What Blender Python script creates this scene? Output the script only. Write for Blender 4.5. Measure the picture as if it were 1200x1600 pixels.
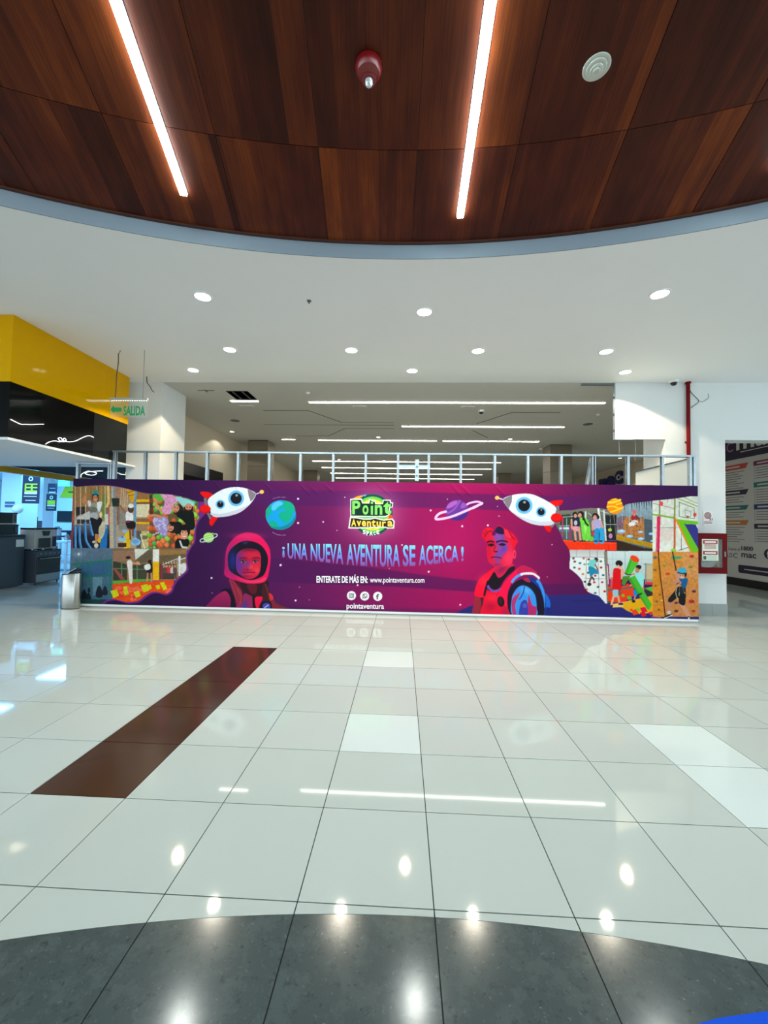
import bpy, math, random
import numpy as np
from mathutils import Matrix, Vector

for _o in list(bpy.data.objects):
    bpy.data.objects.remove(_o)
SC = bpy.context.scene
COL = SC.collection
RND = random.Random(7)

# ------------------------------------------------------------------ camera
CAM_H = 1.666
_pitch, _yaw, _roll = 0.0320016, 0.0440382, 0.0162293
_f = Vector((-math.sin(_yaw) * math.cos(_pitch), math.cos(_yaw) * math.cos(_pitch), math.sin(_pitch)))
_r = Vector((math.cos(_yaw), math.sin(_yaw), 0.0))
_u = _r.cross(_f)
_r2 = math.cos(_roll) * _r + math.sin(_roll) * _u
_u2 = -math.sin(_roll) * _r + math.cos(_roll) * _u
cam_data = bpy.data.cameras.new('camera')
cam_data.sensor_fit = 'HORIZONTAL'
cam_data.sensor_width = 36.0
cam_data.lens = 36.0 * 636.12 / 1200.0
cam_data.clip_start = 0.05
cam_data.clip_end = 200
cam = bpy.data.objects.new('camera', cam_data)
COL.objects.link(cam)
_m = Matrix((_r2, _u2, -_f)).transposed().to_4x4()
_m.translation = (0, 0, CAM_H)
cam.matrix_world = _m
SC.camera = cam

# ------------------------------------------------------------------ world: even daylight that reaches in from the open mall behind
world = bpy.data.worlds.new('world')
SC.world = world
world.use_nodes = True
world.node_tree.nodes['Background'].inputs['Color'].default_value = (0.76, 0.91, 1.0, 1)
world.node_tree.nodes['Background'].inputs['Strength'].default_value = 2.5

# ------------------------------------------------------------------ exposure
SC.view_settings.view_transform = 'Standard'
SC.view_settings.look = 'None'
SC.view_settings.exposure = 0.16
SC.view_settings.gamma = 1.0
SC.view_settings.use_curve_mapping = False

# bounces enough for a bright interior
SC.cycles.max_bounces = 7
SC.cycles.diffuse_bounces = 4
SC.cycles.glossy_bounces = 3
SC.cycles.transmission_bounces = 4

# light levels
DOWN_W = 125.0                 # each recessed downlight
DOWN_C = (0.95, 1.0, 0.94)
ROW2_W = 165.0
ROW2_C = (1.0, 0.90, 0.72)
ROW3_W = 225.0                # the row along the opening is stronger and warmer
ROW3_C = (1.0, 0.84, 0.58)
WOOD_LED_E = 46.0              # radiance of the linear lights in the wood ceiling
WOOD_LED_C = (0.74, 0.97, 1.0)
HALL_LED_E = 17.0
HALL_LED_C = (1.0, 0.96, 0.86)
SHOP_W = 150.0
SHOP_C = (0.12, 0.50, 1.0)

# ------------------------------------------------------------------ helpers
def lin(c):
    c = c / 255.0
    return c / 12.92 if c <= 0.04045 else ((c + 0.055) / 1.055) ** 2.4

def rgb(r, g, b):
    return (lin(r), lin(g), lin(b))

MATS = {}

def mat(name, col, rough=0.5, metal=0.0, spec=0.5, var=0.0, vscale=3.0, emit=None, estr=0.0, bump=0.0, bscale=40.0, alpha=1.0, trans=0.0, coat=0.0):
    """procedural principled material; var = soft colour variation from noise"""
    if name in MATS:
        return MATS[name]
    m = bpy.data.materials.new(name)
    m.use_nodes = True
    nt = m.node_tree
    p = nt.nodes['Principled BSDF']
    p.inputs['Base Color'].default_value = (*col, 1)
    p.inputs['Roughness'].default_value = rough
    p.inputs['Metallic'].default_value = metal
    p.inputs['Specular IOR Level'].default_value = spec
    p.inputs['Alpha'].default_value = alpha
    p.inputs['Transmission Weight'].default_value = trans
    p.inputs['Coat Weight'].default_value = coat
    if emit is not None:
        p.inputs['Emission Color'].default_value = (*emit, 1)
        p.inputs['Emission Strength'].default_value = estr
    if var > 0 or bump > 0:
        tc = nt.nodes.new('ShaderNodeTexCoord')
        nz = nt.nodes.new('ShaderNodeTexNoise')
        nz.inputs['Scale'].default_value = vscale
        nz.inputs['Detail'].default_value = 6
        nt.links.new(tc.outputs['Object'], nz.inputs['Vector'])
        if var > 0:
            mx = nt.nodes.new('ShaderNodeMix')
            mx.data_type = 'RGBA'
            mx.inputs['A'].default_value = (*[max(0, c * (1 - var)) for c in col], 1)
            mx.inputs['B'].default_value = (*[min(1, c * (1 + var)) for c in col], 1)
            nt.links.new(nz.outputs['Fac'], mx.inputs['Factor'])
            nt.links.new(mx.outputs['Result'], p.inputs['Base Color'])
        if bump > 0:
            n2 = nt.nodes.new('ShaderNodeTexNoise')
            n2.inputs['Scale'].default_value = bscale
            nt.links.new(tc.outputs['Object'], n2.inputs['Vector'])
            bp = nt.nodes.new('ShaderNodeBump')
            bp.inputs['Strength'].default_value = bump
            bp.inputs['Distance'].default_value = 0.01
            nt.links.new(n2.outputs['Fac'], bp.inputs['Height'])
            nt.links.new(bp.outputs['Normal'], p.inputs['Normal'])
    MATS[name] = m
    return m

def wloc(o):
    v = Vector((0, 0, 0))
    while o is not None:
        v += Vector(o.location)
        o = o.parent
    return v

class MB:
    """collects geometry in world coordinates and builds ONE mesh object"""
    def __init__(self):
        self.v, self.f = [], []

    def add(self, vs, fs):
        n = len(self.v)
        self.v += [tuple(v) for v in vs]
        self.f += [tuple(i + n for i in f) for f in fs]
        return self

    def box(self, x0, x1, y0, y1, z0, z1):
        vs = [(x, y, z) for z in (z0, z1) for y in (y0, y1) for x in (x0, x1)]
        return self.add(vs, [(0, 2, 3, 1), (4, 5, 7, 6), (0, 1, 5, 4), (2, 6, 7, 3), (0, 4, 6, 2), (1, 3, 7, 5)])

    def bbox(self, x0, x1, y0, y1, z0, z1, b=0.006):
        """box with chamfered vertical and horizontal edges"""
        vs = []
        for (z, i) in ((z0, b), (z0 + b, 0), (z1 - b, 0), (z1, b)):
            a0, a1, c0, c1 = x0 + i, x1 - i, y0 + i, y1 - i
            k = b
            vs += [(a0 + k, c0, z), (a1 - k, c0, z), (a1, c0 + k, z), (a1, c1 - k, z), (a1 - k, c1, z), (a0 + k, c1, z), (a0, c1 - k, z), (a0, c0 + k, z)]
        fs = [tuple(range(7, -1, -1)), tuple(range(24, 32))]
        for l in range(3):
            for i in range(8):
                j = (i + 1) % 8
                fs.append((l * 8 + i, l * 8 + j, l * 8 + 8 + j, l * 8 + 8 + i))
        return self.add(vs, fs)

    def quad(self, a, b, c, d):
        return self.add([a, b, c, d], [(0, 1, 2, 3)])

    def lathe(self, prof, c=(0, 0, 0), n=24, axis='z', cap=True, sx=1.0, sy=1.0):
        """profile [(r, h)] turned round an axis through c"""
        vs, fs = [], []
        for r, h in prof:
            for k in range(n):
                a = 2 * math.pi * k / n
                p, q = r * math.cos(a) * sx, r * math.sin(a) * sy
                if axis == 'z':
                    vs.append((c[0] + p, c[1] + q, c[2] + h))
                elif axis == 'y':
                    vs.append((c[0] + p, c[1] + h, c[2] + q))
                else:
                    vs.append((c[0] + h, c[1] + p, c[2] + q))
        m = len(prof)
        for l in range(m - 1):
            for k in range(n):
                j = (k + 1) % n
                fs.append((l * n + k, l * n + j, l * n + n + j, l * n + n + k))
        if cap:
            fs.append(tuple(range(n - 1, -1, -1)))
            fs.append(tuple(range((m - 1) * n, m * n)))
        return self.add(vs, fs)

    def tube(self, pts, r, n=6):
        pts = [Vector(p) for p in pts]
        vs, fs = [], []
        for i, p in enumerate(pts):
            d = (pts[min(i + 1, len(pts) - 1)] - pts[max(i - 1, 0)]).normalized()
            up = Vector((0, 0, 1)) if abs(d.z) < 0.9 else Vector((1, 0, 0))
            a = d.cross(up).normalized()
            b = d.cross(a).normalized()
            for k in range(n):
                t = 2 * math.pi * k / n
                vs.append(p + (a * math.cos(t) + b * math.sin(t)) * r)
        for i in range(len(pts) - 1):
            for k in range(n):
                j = (k + 1) % n
                fs.append((i * n + k, i * n + j, i * n + n + j, i * n + n + k))
        fs.append(tuple(range(n - 1, -1, -1)))
        fs.append(tuple(range((len(pts) - 1) * n, len(pts) * n)))
        return self.add(vs, fs)

    def prism(self, poly, axis, a, b):
        """poly (2-D, the two remaining axes in xyz order) swept along axis from a to b"""
        n = len(poly)
        def mk(p, t):
            return {'x': (t, p[0], p[1]), 'y': (p[0], t, p[1]), 'z': (p[0], p[1], t)}[axis]
        vs = [mk(p, a) for p in poly] + [mk(p, b) for p in poly]
        fs = [tuple(range(n - 1, -1, -1)), tuple(range(n, 2 * n))]
        for i in range(n):
            j = (i + 1) % n
            fs.append((i, j, n + j, n + i))
        return self.add(vs, fs)

    def sphere(self, c, r, n=12, m=8, sx=1, sy=1, sz=1):
        prof = [(max(1e-4, r * math.sin(math.pi * i / m)), -r * math.cos(math.pi * i / m) * sz) for i in range(m + 1)]
        return self.lathe(prof, c, n, 'z', True, sx, sy)

    def build(self, name, m, parent=None, smooth=False, loc=None):
        if parent is not None:
            base = wloc(parent)
            off = Vector((0, 0, 0))
        else:
            if loc is None:
                A = np.array(self.v)
                lo, hi = A.min(0), A.max(0)
                loc = ((lo[0] + hi[0]) / 2, (lo[1] + hi[1]) / 2, lo[2])
            base = Vector(loc)
            off = base
        me = bpy.data.meshes.new(name)
        me.from_pydata([tuple(Vector(v) - base) for v in self.v], [], self.f)
        fixn(me)
        if m is not None:
            me.materials.append(m)
        if smooth:
            me.polygons.foreach_set('use_smooth', [True] * len(me.polygons))
            try:
                me.set_sharp_from_angle(angle=math.radians(40))
            except Exception:
                pass
        me.update()
        o = bpy.data.objects.new(name, me)
        o.location = off
        COL.objects.link(o)
        if parent is not None:
            o.parent = parent
        return o

import bmesh
def fixn(me):
    bm = bmesh.new()
    bm.from_mesh(me)
    bmesh.ops.recalc_face_normals(bm, faces=bm.faces)
    bm.to_mesh(me)
    bm.free()

def tag(o, label=None, cat=None, group=None, kind=None):
    if label: o['label'] = label
    if cat: o['category'] = cat
    if group: o['group'] = group
    if kind: o['kind'] = kind
    return o

def root(name, loc, label, cat, group=None):
    o = bpy.data.objects.new(name, None)
    o.empty_display_size = 0.1
    o.location = loc
    COL.objects.link(o)
    return tag(o, label, cat, group)

def copy_tree(o, parent=None, loc=None):
    c = o.copy()
    COL.objects.link(c)
    c.parent = parent
    if loc is not None:
        c.location = loc
    for ch in list(o.children):
        copy_tree(ch, c)
    return c

def struct(name, mb, m, parent=None, smooth=False):
    return tag(mb.build(name, m, parent, smooth), kind='structure')

def text_mesh(body, bold=0.0, res=3):
    """vertices (N,2) and triangles/polys of a line of lettering, scaled so that capital height is 1"""
    cu = bpy.data.curves.new('lettering_source', 'FONT')
    cu.body = body
    cu.size = 1.0
    cu.offset = bold
    cu.resolution_u = res
    ob = bpy.data.objects.new('lettering_source', cu)
    COL.objects.link(ob)
    dg = bpy.context.evaluated_depsgraph_get()
    ev = ob.evaluated_get(dg)
    me = ev.to_mesh()
    v = np.array([(p.co.x, p.co.y) for p in me.vertices]) if len(me.vertices) else np.zeros((0, 2))
    f = [tuple(p.vertices) for p in me.polygons]
    ev.to_mesh_clear()
    bpy.data.objects.remove(ob)
    bpy.data.curves.remove(cu)
    return v, f

def lettering(name, body, m, parent, x0, x1, z0, z1, y, bold=0.0, axis='y', dx=(1, 0, 0), warp=None, skew=0.0):
    """flat lettering fitted into the rectangle x0..x1, z0..z1 of a vertical plane.
    axis 'y': plane at Y = y facing the hall; axis 'x': plane at X = y, x0 -> x1 runs along Y"""
    v, f = text_mesh(body, bold)
    lo, hi = v.min(0), v.max(0)
    t = (v - lo) / (hi - lo)
    mb = MB()
    pts = []
    for a, b in t:
        if warp:
            X, Z = warp(a, b)
        else:
            X, Z = x0 + (x1 - x0) * a + skew * (b - .5), z0 + (z1 - z0) * b
        pts.append((X, y, Z) if axis == 'y' else (y, X, Z))
    mb.add(pts, f)
    o = mb.build(name, m, parent)
    uv = o.data.uv_layers.new(name='UVMap')
    for l in o.data.loops:
        uv.data[l.index].uv = t[l.vertex_index]
    return o
# ------------------------------------------------------------------ measures of the place
H = 4.62                       # white ceiling
W = 4.79                       # wood ceiling of the rotunda
RC = (0.2, -5.5)               # centre of the rotunda
R_RIM = 9.94
R_SEAM = 8.80
YO = 8.35                      # plane of the opening, columns and right-hand wall

white_paint = mat('white_paint', rgb(242, 242, 241), 0.6, spec=0.3, var=0.02, vscale=0.8)
white_wall = mat('white_wall', rgb(222, 224, 222), 0.6, spec=0.3, var=0.03, vscale=1.2)
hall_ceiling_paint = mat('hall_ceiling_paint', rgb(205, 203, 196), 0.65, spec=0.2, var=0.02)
beige_wall = mat('beige_wall', rgb(214, 200, 176), 0.65, spec=0.25, var=0.04, vscale=0.7)
dark_void = mat('dark_void', rgb(16, 16, 17), 0.7)
grout = mat('grout', rgb(44, 48, 48), 0.8, spec=0.1)

# ------------------------------------------------------------------ floor and its tiles
T = 0.6
GX, GY = 0.165, 1.832
FC, FR = (0.15, -5.57), 7.367  # dark granite disc

def tile_material(name, col, rough, spec, spread, speck=None):
    m = bpy.data.materials.new(name)
    m.use_nodes = True
    nt = m.node_tree
    p = nt.nodes['Principled BSDF']
    p.inputs['Roughness'].default_value = rough
    p.inputs['Specular IOR Level'].default_value = spec
    oi = nt.nodes.new('ShaderNodeObjectInfo')
    tc = nt.nodes.new('ShaderNodeTexCoord')
    geo = nt.nodes.new('ShaderNodeNewGeometry')
    nz = nt.nodes.new('ShaderNodeTexNoise')
    nz.inputs['Scale'].default_value = 1.3
    nz.inputs['Detail'].default_value = 4
    nt.links.new(geo.outputs['Position'], nz.inputs['Vector'])
    add = nt.nodes.new('ShaderNodeMath'); add.operation = 'ADD'
    nt.links.new(oi.outputs['Random'], add.inputs[0])
    nt.links.new(nz.outputs['Fac'], add.inputs[1])
    mul = nt.nodes.new('ShaderNodeMath'); mul.operation = 'MULTIPLY'; mul.inputs[1].default_value = 0.5
    nt.links.new(add.outputs[0], mul.inputs[0])
    mx = nt.nodes.new('ShaderNodeMix'); mx.data_type = 'RGBA'
    mx.inputs['A'].default_value = (*[c * (1 - spread) for c in col], 1)
    mx.inputs['B'].default_value = (*[min(1, c * (1 + spread)) for c in col], 1)
    nt.links.new(mul.outputs[0], mx.inputs['Factor'])
    last = mx.outputs['Result']
    if speck:
        for sc, thr, c2, amt in speck:
            vz = nt.nodes.new('ShaderNodeTexNoise')
            vz.inputs['Scale'].default_value = sc
            vz.inputs['Detail'].default_value = 8
            vz.inputs['Roughness'].default_value = 0.7
            nt.links.new(geo.outputs['Position'], vz.inputs['Vector'])
            rp = nt.nodes.new('ShaderNodeValToRGB')
            rp.color_ramp.elements[0].position = thr
            rp.color_ramp.elements[1].position = min(1, thr + 0.10)
            rp.color_ramp.elements[1].color = (amt, amt, amt, 1)
            nt.links.new(vz.outputs['Fac'], rp.inputs['Fac'])
            m2 = nt.nodes.new('ShaderNodeMix'); m2.data_type = 'RGBA'
            m2.inputs['B'].default_value = (*c2, 1)
            nt.links.new(rp.outputs['Color'], m2.inputs['Factor'])
            nt.links.new(last, m2.inputs['A'])
            last = m2.outputs['Result']
    nt.links.new(last, p.inputs['Base Color'])
    return m

TILE_ROUGH = 0.04
tile_light = tile_material('porcelain_ivory', rgb(174, 181, 178), TILE_ROUGH, 0.22, 0.04)
tile_pale = tile_material('porcelain_pale', rgb(194, 204, 204), TILE_ROUGH, 0.22, 0.02)
tile_brown = tile_material('porcelain_brown', rgb(66, 42, 30), 0.14, 0.25, 0.10)
tile_dark = tile_material('granite_dark', rgb(62, 72, 73), 0.15, 0.22, 0.10,
                          [(9, 0.48, rgb(74, 84, 84), 0.6), (28, 0.56, rgb(42, 50, 52), 0.7), (48, 0.60, rgb(126, 134, 131), 0.5), (130, 0.63, rgb(150, 154, 150), 0.45)])

floor = struct('floor', MB().box(-18, 18, -16, 31, -0.12, -0.004), grout)

def arc_y(x):
    d = FR * FR - (x - FC[0]) ** 2
    return FC[1] + math.sqrt(d) if d > 0 else -1e9

def tile_poly(cx, cy, kind):
    """outline of the light or dark share of one tile"""
    g = 0.0027
    x0, x1, y0, y1 = cx + g, cx + T - g, cy + g, cy + T - g
    N = 10
    xs = [x0 + (x1 - x0) * i / N for i in range(N + 1)]
    ys = [min(y1, max(y0, arc_y(x))) for x in xs]
    if all(y <= y0 for y in ys):
        return [(x0, y0), (x1, y0), (x1, y1), (x0, y1)] if kind == 'light' else None
    if all(y >= y1 for y in ys):
        return [(x0, y0), (x1, y0), (x1, y1), (x0, y1)] if kind == 'dark' else None
    if kind == 'light':
        pts = [(x0, y1)] + [(x, y + 0.001) for x, y in zip(xs, ys) if y < y1 - 1e-6] + [(x1, y1)]
        pts = [(x0, ys[0] + .001)] * 0 + pts
        bottom = [(x, min(y1, y + 0.001)) for x, y in zip(xs, ys)]
        pts = bottom + [(x1, y1), (x0, y1)]
    else:
        top = [(x, max(y0, y - 0.001)) for x, y in zip(xs, ys)]
        pts = [(x0, y0), (x1, y0)] + top[::-1]
    out = []
    for p in pts:
        if not out or (abs(p[0] - out[-1][0]) + abs(p[1] - out[-1][1])) > 1e-5:
            out.append(p)
    if (abs(out[0][0] - out[-1][0]) + abs(out[0][1] - out[-1][1])) < 1e-5:
        out.pop()
    A = sum(out[i][0] * out[(i + 1) % len(out)][1] - out[(i + 1) % len(out)][0] * out[i][1] for i in range(len(out))) / 2
    return out if len(out) > 2 and abs(A) > 2e-4 else None

TONES = {(-1, 2): tile_pale, (3, 2): tile_pale, (3, 1): tile_pale, (-1, 5): tile_pale}
cells = []
for c in range(-28, 28):
    for r in range(-20, 44):
        cells.append((c, r))
single, mass = [], {'light': MB(), 'dark': MB()}
def in_view(c, r):
    x, y = GX + (c + .5) * T, GY + (r + .5) * T
    if y < 1.2 or y > 9.0:
        return False
    if abs(x + 0.044 * y) > 0.98 * y + 0.35:
        return False
    if y > 7.9 and -6.6 < x < 5.6:
        return False
    return True
cand = sorted([q for q in cells if in_view(*q)], key=lambda q: q[1] * T + abs(q[0]) * 0.02)
single = set(cand[:255])
share = {}
def slab(poly):
    n = len(poly)
    mb = MB()
    mb.add([(p[0], p[1], 0.0) for p in poly] + [(p[0], p[1], -0.004) for p in poly],
           [tuple(range(n))] + [(i, (i + 1) % n, n + (i + 1) % n, n + i) for i in range(n)])
    return mb
for (c, r) in cells:
    for kind in ('light', 'dark'):
        poly = tile_poly(GX + c * T, GY + r * T, kind)
        if not poly:
            continue
        m = tile_dark if kind == 'dark' else TONES.get((c, r), tile_brown if (c == -4 and 1 <= r <= 5) else tile_light)
        if (c, r) in single or (m is tile_brown):
            key = (kind, m.name) if len(poly) == 4 else None
            if key and key in share:
                o = share[key].copy()
                o.location = (GX + c * T, GY + r * T, 0)
                COL.objects.link(o)
            else:
                o = slab(poly).build('tile', m, loc=(GX + c * T, GY + r * T, 0))
                if key:
                    share[key] = o
            o.parent = floor
            o.matrix_parent_inverse = Matrix.Translation(-Vector(floor.location))
        else:
            s = slab(poly)
            mass[kind].add(s.v, s.f)
for kind, nm in (('light', 'ivory_tiling'), ('dark', 'granite_tiling')):
    o = mass[kind].build(nm, tile_light if kind == 'light' else tile_dark, floor)
    o['kind'] = 'stuff'

# ------------------------------------------------------------------ ceilings
def rect_hit(a, x0, x1, y0, y1):
    dx, dy = math.sin(a), math.cos(a)
    t = 1e9
    if dx > 1e-9: t = min(t, (x1 - RC[0]) / dx)
    if dx < -1e-9: t = min(t, (x0 - RC[0]) / dx)
    if dy > 1e-9: t = min(t, (y1 - RC[1]) / dy)
    if dy < -1e-9: t = min(t, (y0 - RC[1]) / dy)
    return (RC[0] + dx * t, RC[1] + dy * t)

mb = MB()
N = 240
cr = [math.atan2(x - RC[0], y - RC[1]) for x in (-18, 13.0) for y in (-15.7, YO)]
angs = sorted([2 * math.pi * i / N - math.pi for i in range(N)] + cr)
n = len(angs)
inn = [(RC[0] + R_RIM * math.sin(a), RC[1] + R_RIM * math.cos(a)) for a in angs]
out = [rect_hit(a, -18, 13.0, -15.7, YO) for a in angs]
vs = [(x, y, H) for x, y in inn] + [(x, y, H) for x, y in out] + [(x, y, H + .3) for x, y in inn] + [(x, y, H + .3) for x, y in out]
fs = []
for i in range(n):
    j = (i + 1) % n
    fs += [(i, j, n + j, n + i), (2 * n + i, 2 * n + j, j, i), (3 * n + i, 3 * n + j, 2 * n + j, 2 * n + i), (n + i, n + j, 3 * n + j, 3 * n + i)]
mb.add(vs, fs)
ceiling = struct('ceiling', mb, white_paint)

# wood ceiling of the rotunda: a backing disc and veneered panels below it
def wood_material():
    m = bpy.data.materials.new('veneer')
    m.use_nodes = True
    nt = m.node_tree
    L = nt.links.new
    p = nt.nodes['Principled BSDF']
    p.inputs['Roughness'].default_value = 0.5
    p.inputs['Specular IOR Level'].default_value = 0.15
    uv = nt.nodes.new('ShaderNodeUVMap'); uv.uv_map = 'UVMap'
    oi = nt.nodes.new('ShaderNodeObjectInfo')
    sep = nt.nodes.new('ShaderNodeSeparateXYZ'); L(uv.outputs['UV'], sep.inputs[0])
    off = nt.nodes.new('ShaderNodeMath'); off.operation = 'MULTIPLY_ADD'
    L(oi.outputs['Random'], off.inputs[0]); off.inputs[1].default_value = 37.0; L(sep.outputs['X'], off.inputs[2])
    # veneer leaves: irregular bands across the panel, each with a tone of its own
    vo = nt.nodes.new('ShaderNodeTexVoronoi'); vo.voronoi_dimensions = '1D'; vo.inputs['Scale'].default_value = 5.0
    L(off.outputs[0], vo.inputs['W'])
    sepc = nt.nodes.new('ShaderNodeSeparateColor'); L(vo.outputs['Color'], sepc.inputs[0])
    vo2 = nt.nodes.new('ShaderNodeTexVoronoi'); vo2.voronoi_dimensions = '1D'; vo2.inputs['Scale'].default_value = 22.0
    L(off.outputs[0], vo2.inputs['W'])
    sepd = nt.nodes.new('ShaderNodeSeparateColor'); L(vo2.outputs['Color'], sepd.inputs[0])
    # grain, stretched along the radius
    comb = nt.nodes.new('ShaderNodeCombineXYZ')
    gu = nt.nodes.new('ShaderNodeMath'); gu.operation = 'MULTIPLY'; gu.inputs[1].default_value = 90.0; L(off.outputs[0], gu.inputs[0])
    gv = nt.nodes.new('ShaderNodeMath'); gv.operation = 'MULTIPLY'; gv.inputs[1].default_value = 2.2; L(sep.outputs['Y'], gv.inputs[0])
    L(gu.outputs[0], comb.inputs[0]); L(gv.outputs[0], comb.inputs[1])
    ng = nt.nodes.new('ShaderNodeTexNoise'); ng.inputs['Scale'].default_value = 1.0; ng.inputs['Detail'].default_value = 5; L(comb.outputs[0], ng.inputs['Vector'])
    comb2 = nt.nodes.new('ShaderNodeCombineXYZ')
    hu = nt.nodes.new('ShaderNodeMath'); hu.operation = 'MULTIPLY'; hu.inputs[1].default_value = 5.0; L(off.outputs[0], hu.inputs[0])
    hv = nt.nodes.new('ShaderNodeMath'); hv.operation = 'MULTIPLY'; hv.inputs[1].default_value = 1.4; L(sep.outputs['Y'], hv.inputs[0])
    L(hu.outputs[0], comb2.inputs[0]); L(hv.outputs[0], comb2.inputs[1])
    nb = nt.nodes.new('ShaderNodeTexNoise'); nb.inputs['Scale'].default_value = 1.0; nb.inputs['Detail'].default_value = 6; L(comb2.outputs[0], nb.inputs['Vector'])
    def mad(a, k, b):
        q = nt.nodes.new('ShaderNodeMath'); q.operation = 'MULTIPLY_ADD'
        L(a, q.inputs[0]); q.inputs[1].default_value = k
        if hasattr(b, 'is_output') or not isinstance(b, (int, float)):
            L(b, q.inputs[2])
        else:
            q.inputs[2].default_value = b
        return q.outputs[0]
    t = mad(sepc.outputs[0], 0.36, -0.08)
    t = mad(sepd.outputs[0], 0.09, t)
    t = mad(ng.outputs['Fac'], 0.38, t)
    t = mad(nb.outputs['Fac'], 0.52, t)
    t = mad(oi.outputs['Random'], 0.10, t)
    rp = nt.nodes.new('ShaderNodeValToRGB')
    e = rp.color_ramp.elements
    e[0].position = 0.22; e[0].color = (*rgb(36, 12, 7), 1)
    e[1].position = 0.95; e[1].color = (*rgb(132, 62, 20), 1)
    for pos, c in ((0.42, rgb(58, 20, 10)), (0.60, rgb(78, 30, 14)), (0.78, rgb(102, 44, 17))):
        k = e.new(pos); k.color = (*c, 1)
    L(t, rp.inputs['Fac'])
    L(rp.outputs['Color'], p.inputs['Base Color'])
    return m
veneer = wood_material()
wood_dark = mat('wood_joint', rgb(74, 36, 22), 0.5, var=0.15, vscale=6)

disc = MB()
N = 160
disc.add([(RC[0] + 10.05 * math.sin(2 * math.pi * i / N), RC[1] + 10.05 * math.cos(2 * math.pi * i / N), z) for z in (W + .012, W + .06) for i in range(N)],
         [tuple(range(N)), tuple(range(2 * N - 1, N - 1, -1))] + [(i, (i + 1) % N, N + (i + 1) % N, N + i) for i in range(N)])
wood = struct('ceiling_wood', disc, wood_dark)

A0, DA = -0.76, 5.36           # first radial joint and panel angle, degrees
def sector(r0, r1, a0, a1, g=0.003, n=5):
    mb = MB()
    us = []
    for r in (r0 + g, r1 - g):
        for z in (W, W + 0.014):
            for i in range(n + 1):
                t0, t1 = math.radians(a0) + g / r, math.radians(a1) - g / r
                t = t0 + (t1 - t0) * i / n
                mb.v.append((RC[0] + r * math.sin(t), RC[1] + r * math.cos(t), z))
                us.append((t * 9.0, r))
    k = n + 1
    for i in range(n):
        mb.f += [(i, i + 1, 2 * k + i + 1, 2 * k + i), (k + i + 1, k + i, 3 * k + i, 3 * k + i + 1), (i + 1, i, k + i, k + i + 1), (2 * k + i, 2 * k + i + 1, 3 * k + i + 1, 3 * k + i)]
    mb.f += [(0, 2 * k, 3 * k, k), (n, k + n, 3 * k + n, 2 * k + n)]
    return mb, us
for ring, (r0, r1) in enumerate(((R_SEAM, 9.90), (6.40, R_SEAM), (4.00, 6.40))):
    for k in range(-9, 10):
        a0 = A0 + k * DA
        mb, us = sector(r0, r1, a0, a0 + DA)
        o = mb.build('panel', veneer, wood)
        uvl = o.data.uv_layers.new(name='UVMap')
        for l in o.data.loops:
            uvl.data[l.index].uv = us[l.vertex_index]
# ring over the white upstand, dim cool light painted on it as grey-blue
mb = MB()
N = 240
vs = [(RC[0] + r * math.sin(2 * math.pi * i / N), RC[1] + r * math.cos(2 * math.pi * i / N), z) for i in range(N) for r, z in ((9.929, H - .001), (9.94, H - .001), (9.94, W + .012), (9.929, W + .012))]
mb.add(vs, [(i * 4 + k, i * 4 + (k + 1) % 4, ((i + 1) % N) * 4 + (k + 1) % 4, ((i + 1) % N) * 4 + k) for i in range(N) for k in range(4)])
struct('trim_rim', mb, mat('rim_cool_shade', rgb(132, 142, 152), .5))
# thin wood bead along the edge of the panels
ring = MB()
N = 200
prof = [(9.895, W - 0.016), (9.928, W - 0.016), (9.928, W + 0.012), (9.895, W + 0.012)]
vs = [(RC[0] + r * math.sin(2 * math.pi * i / N), RC[1] + r * math.cos(2 * math.pi * i / N), z) for i in range(N) for r, z in prof]
ring.add(vs, [(i * 4 + k, i * 4 + (k + 1) % 4, ((i + 1) % N) * 4 + (k + 1) % 4, ((i + 1) % N) * 4 + k) for i in range(N) for k in range(4)])
ring.build('edge_bead', wood_dark, wood)

# ceiling of the unlit hall behind the hoarding, a shadow gap in front of it
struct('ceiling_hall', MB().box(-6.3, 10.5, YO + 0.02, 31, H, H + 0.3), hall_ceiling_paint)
struct('trim_1', MB().box(-5.13, 5.26, YO, YO + 0.02, H + 0.01, H + 0.3), dark_void)

# ------------------------------------------------------------------ walls and columns
tile_base = mat('column_base_tile', rgb(150, 156, 152), 0.25, var=0.05)
struct('wall_right', MB().box(10.25, 10.5, YO + .3, 31, 0, H), beige_wall)
struct('wall_left', MB().box(-6.3, -6.05, 9.3, 31, 0, H), beige_wall)
struct('wall_back', MB().box(-6.05, 10.25, 30.6, 30.9, 0, H), beige_wall)
column_left = struct('column_left', MB().box(-5.86, -5.13, YO, 9.3, 0, H).box(-6.3, -5.86, YO, 9.3, 2.85, H), white_wall)
column_right = struct('column_right', MB().box(5.26, 6.41, YO, 9.1, 0.22, H), white_wall)
for i in range(4):
    x = 5.25 + i * 0.2925
    MB().box(x + .002, x + .2905, YO - 0.012, YO, 0.0, 0.215).build('tile', tile_base, column_right)
MB().box(5.25, 6.42, YO, 9.1, 0, .22).build('plinth', tile_base, column_right)
header_right = struct('wall_right_header', MB().box(6.41, 13.0, YO, YO + .3, 3.47, H).box(10.25, 13.0, YO, YO + .3, 0, 3.47), white_wall)
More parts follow.
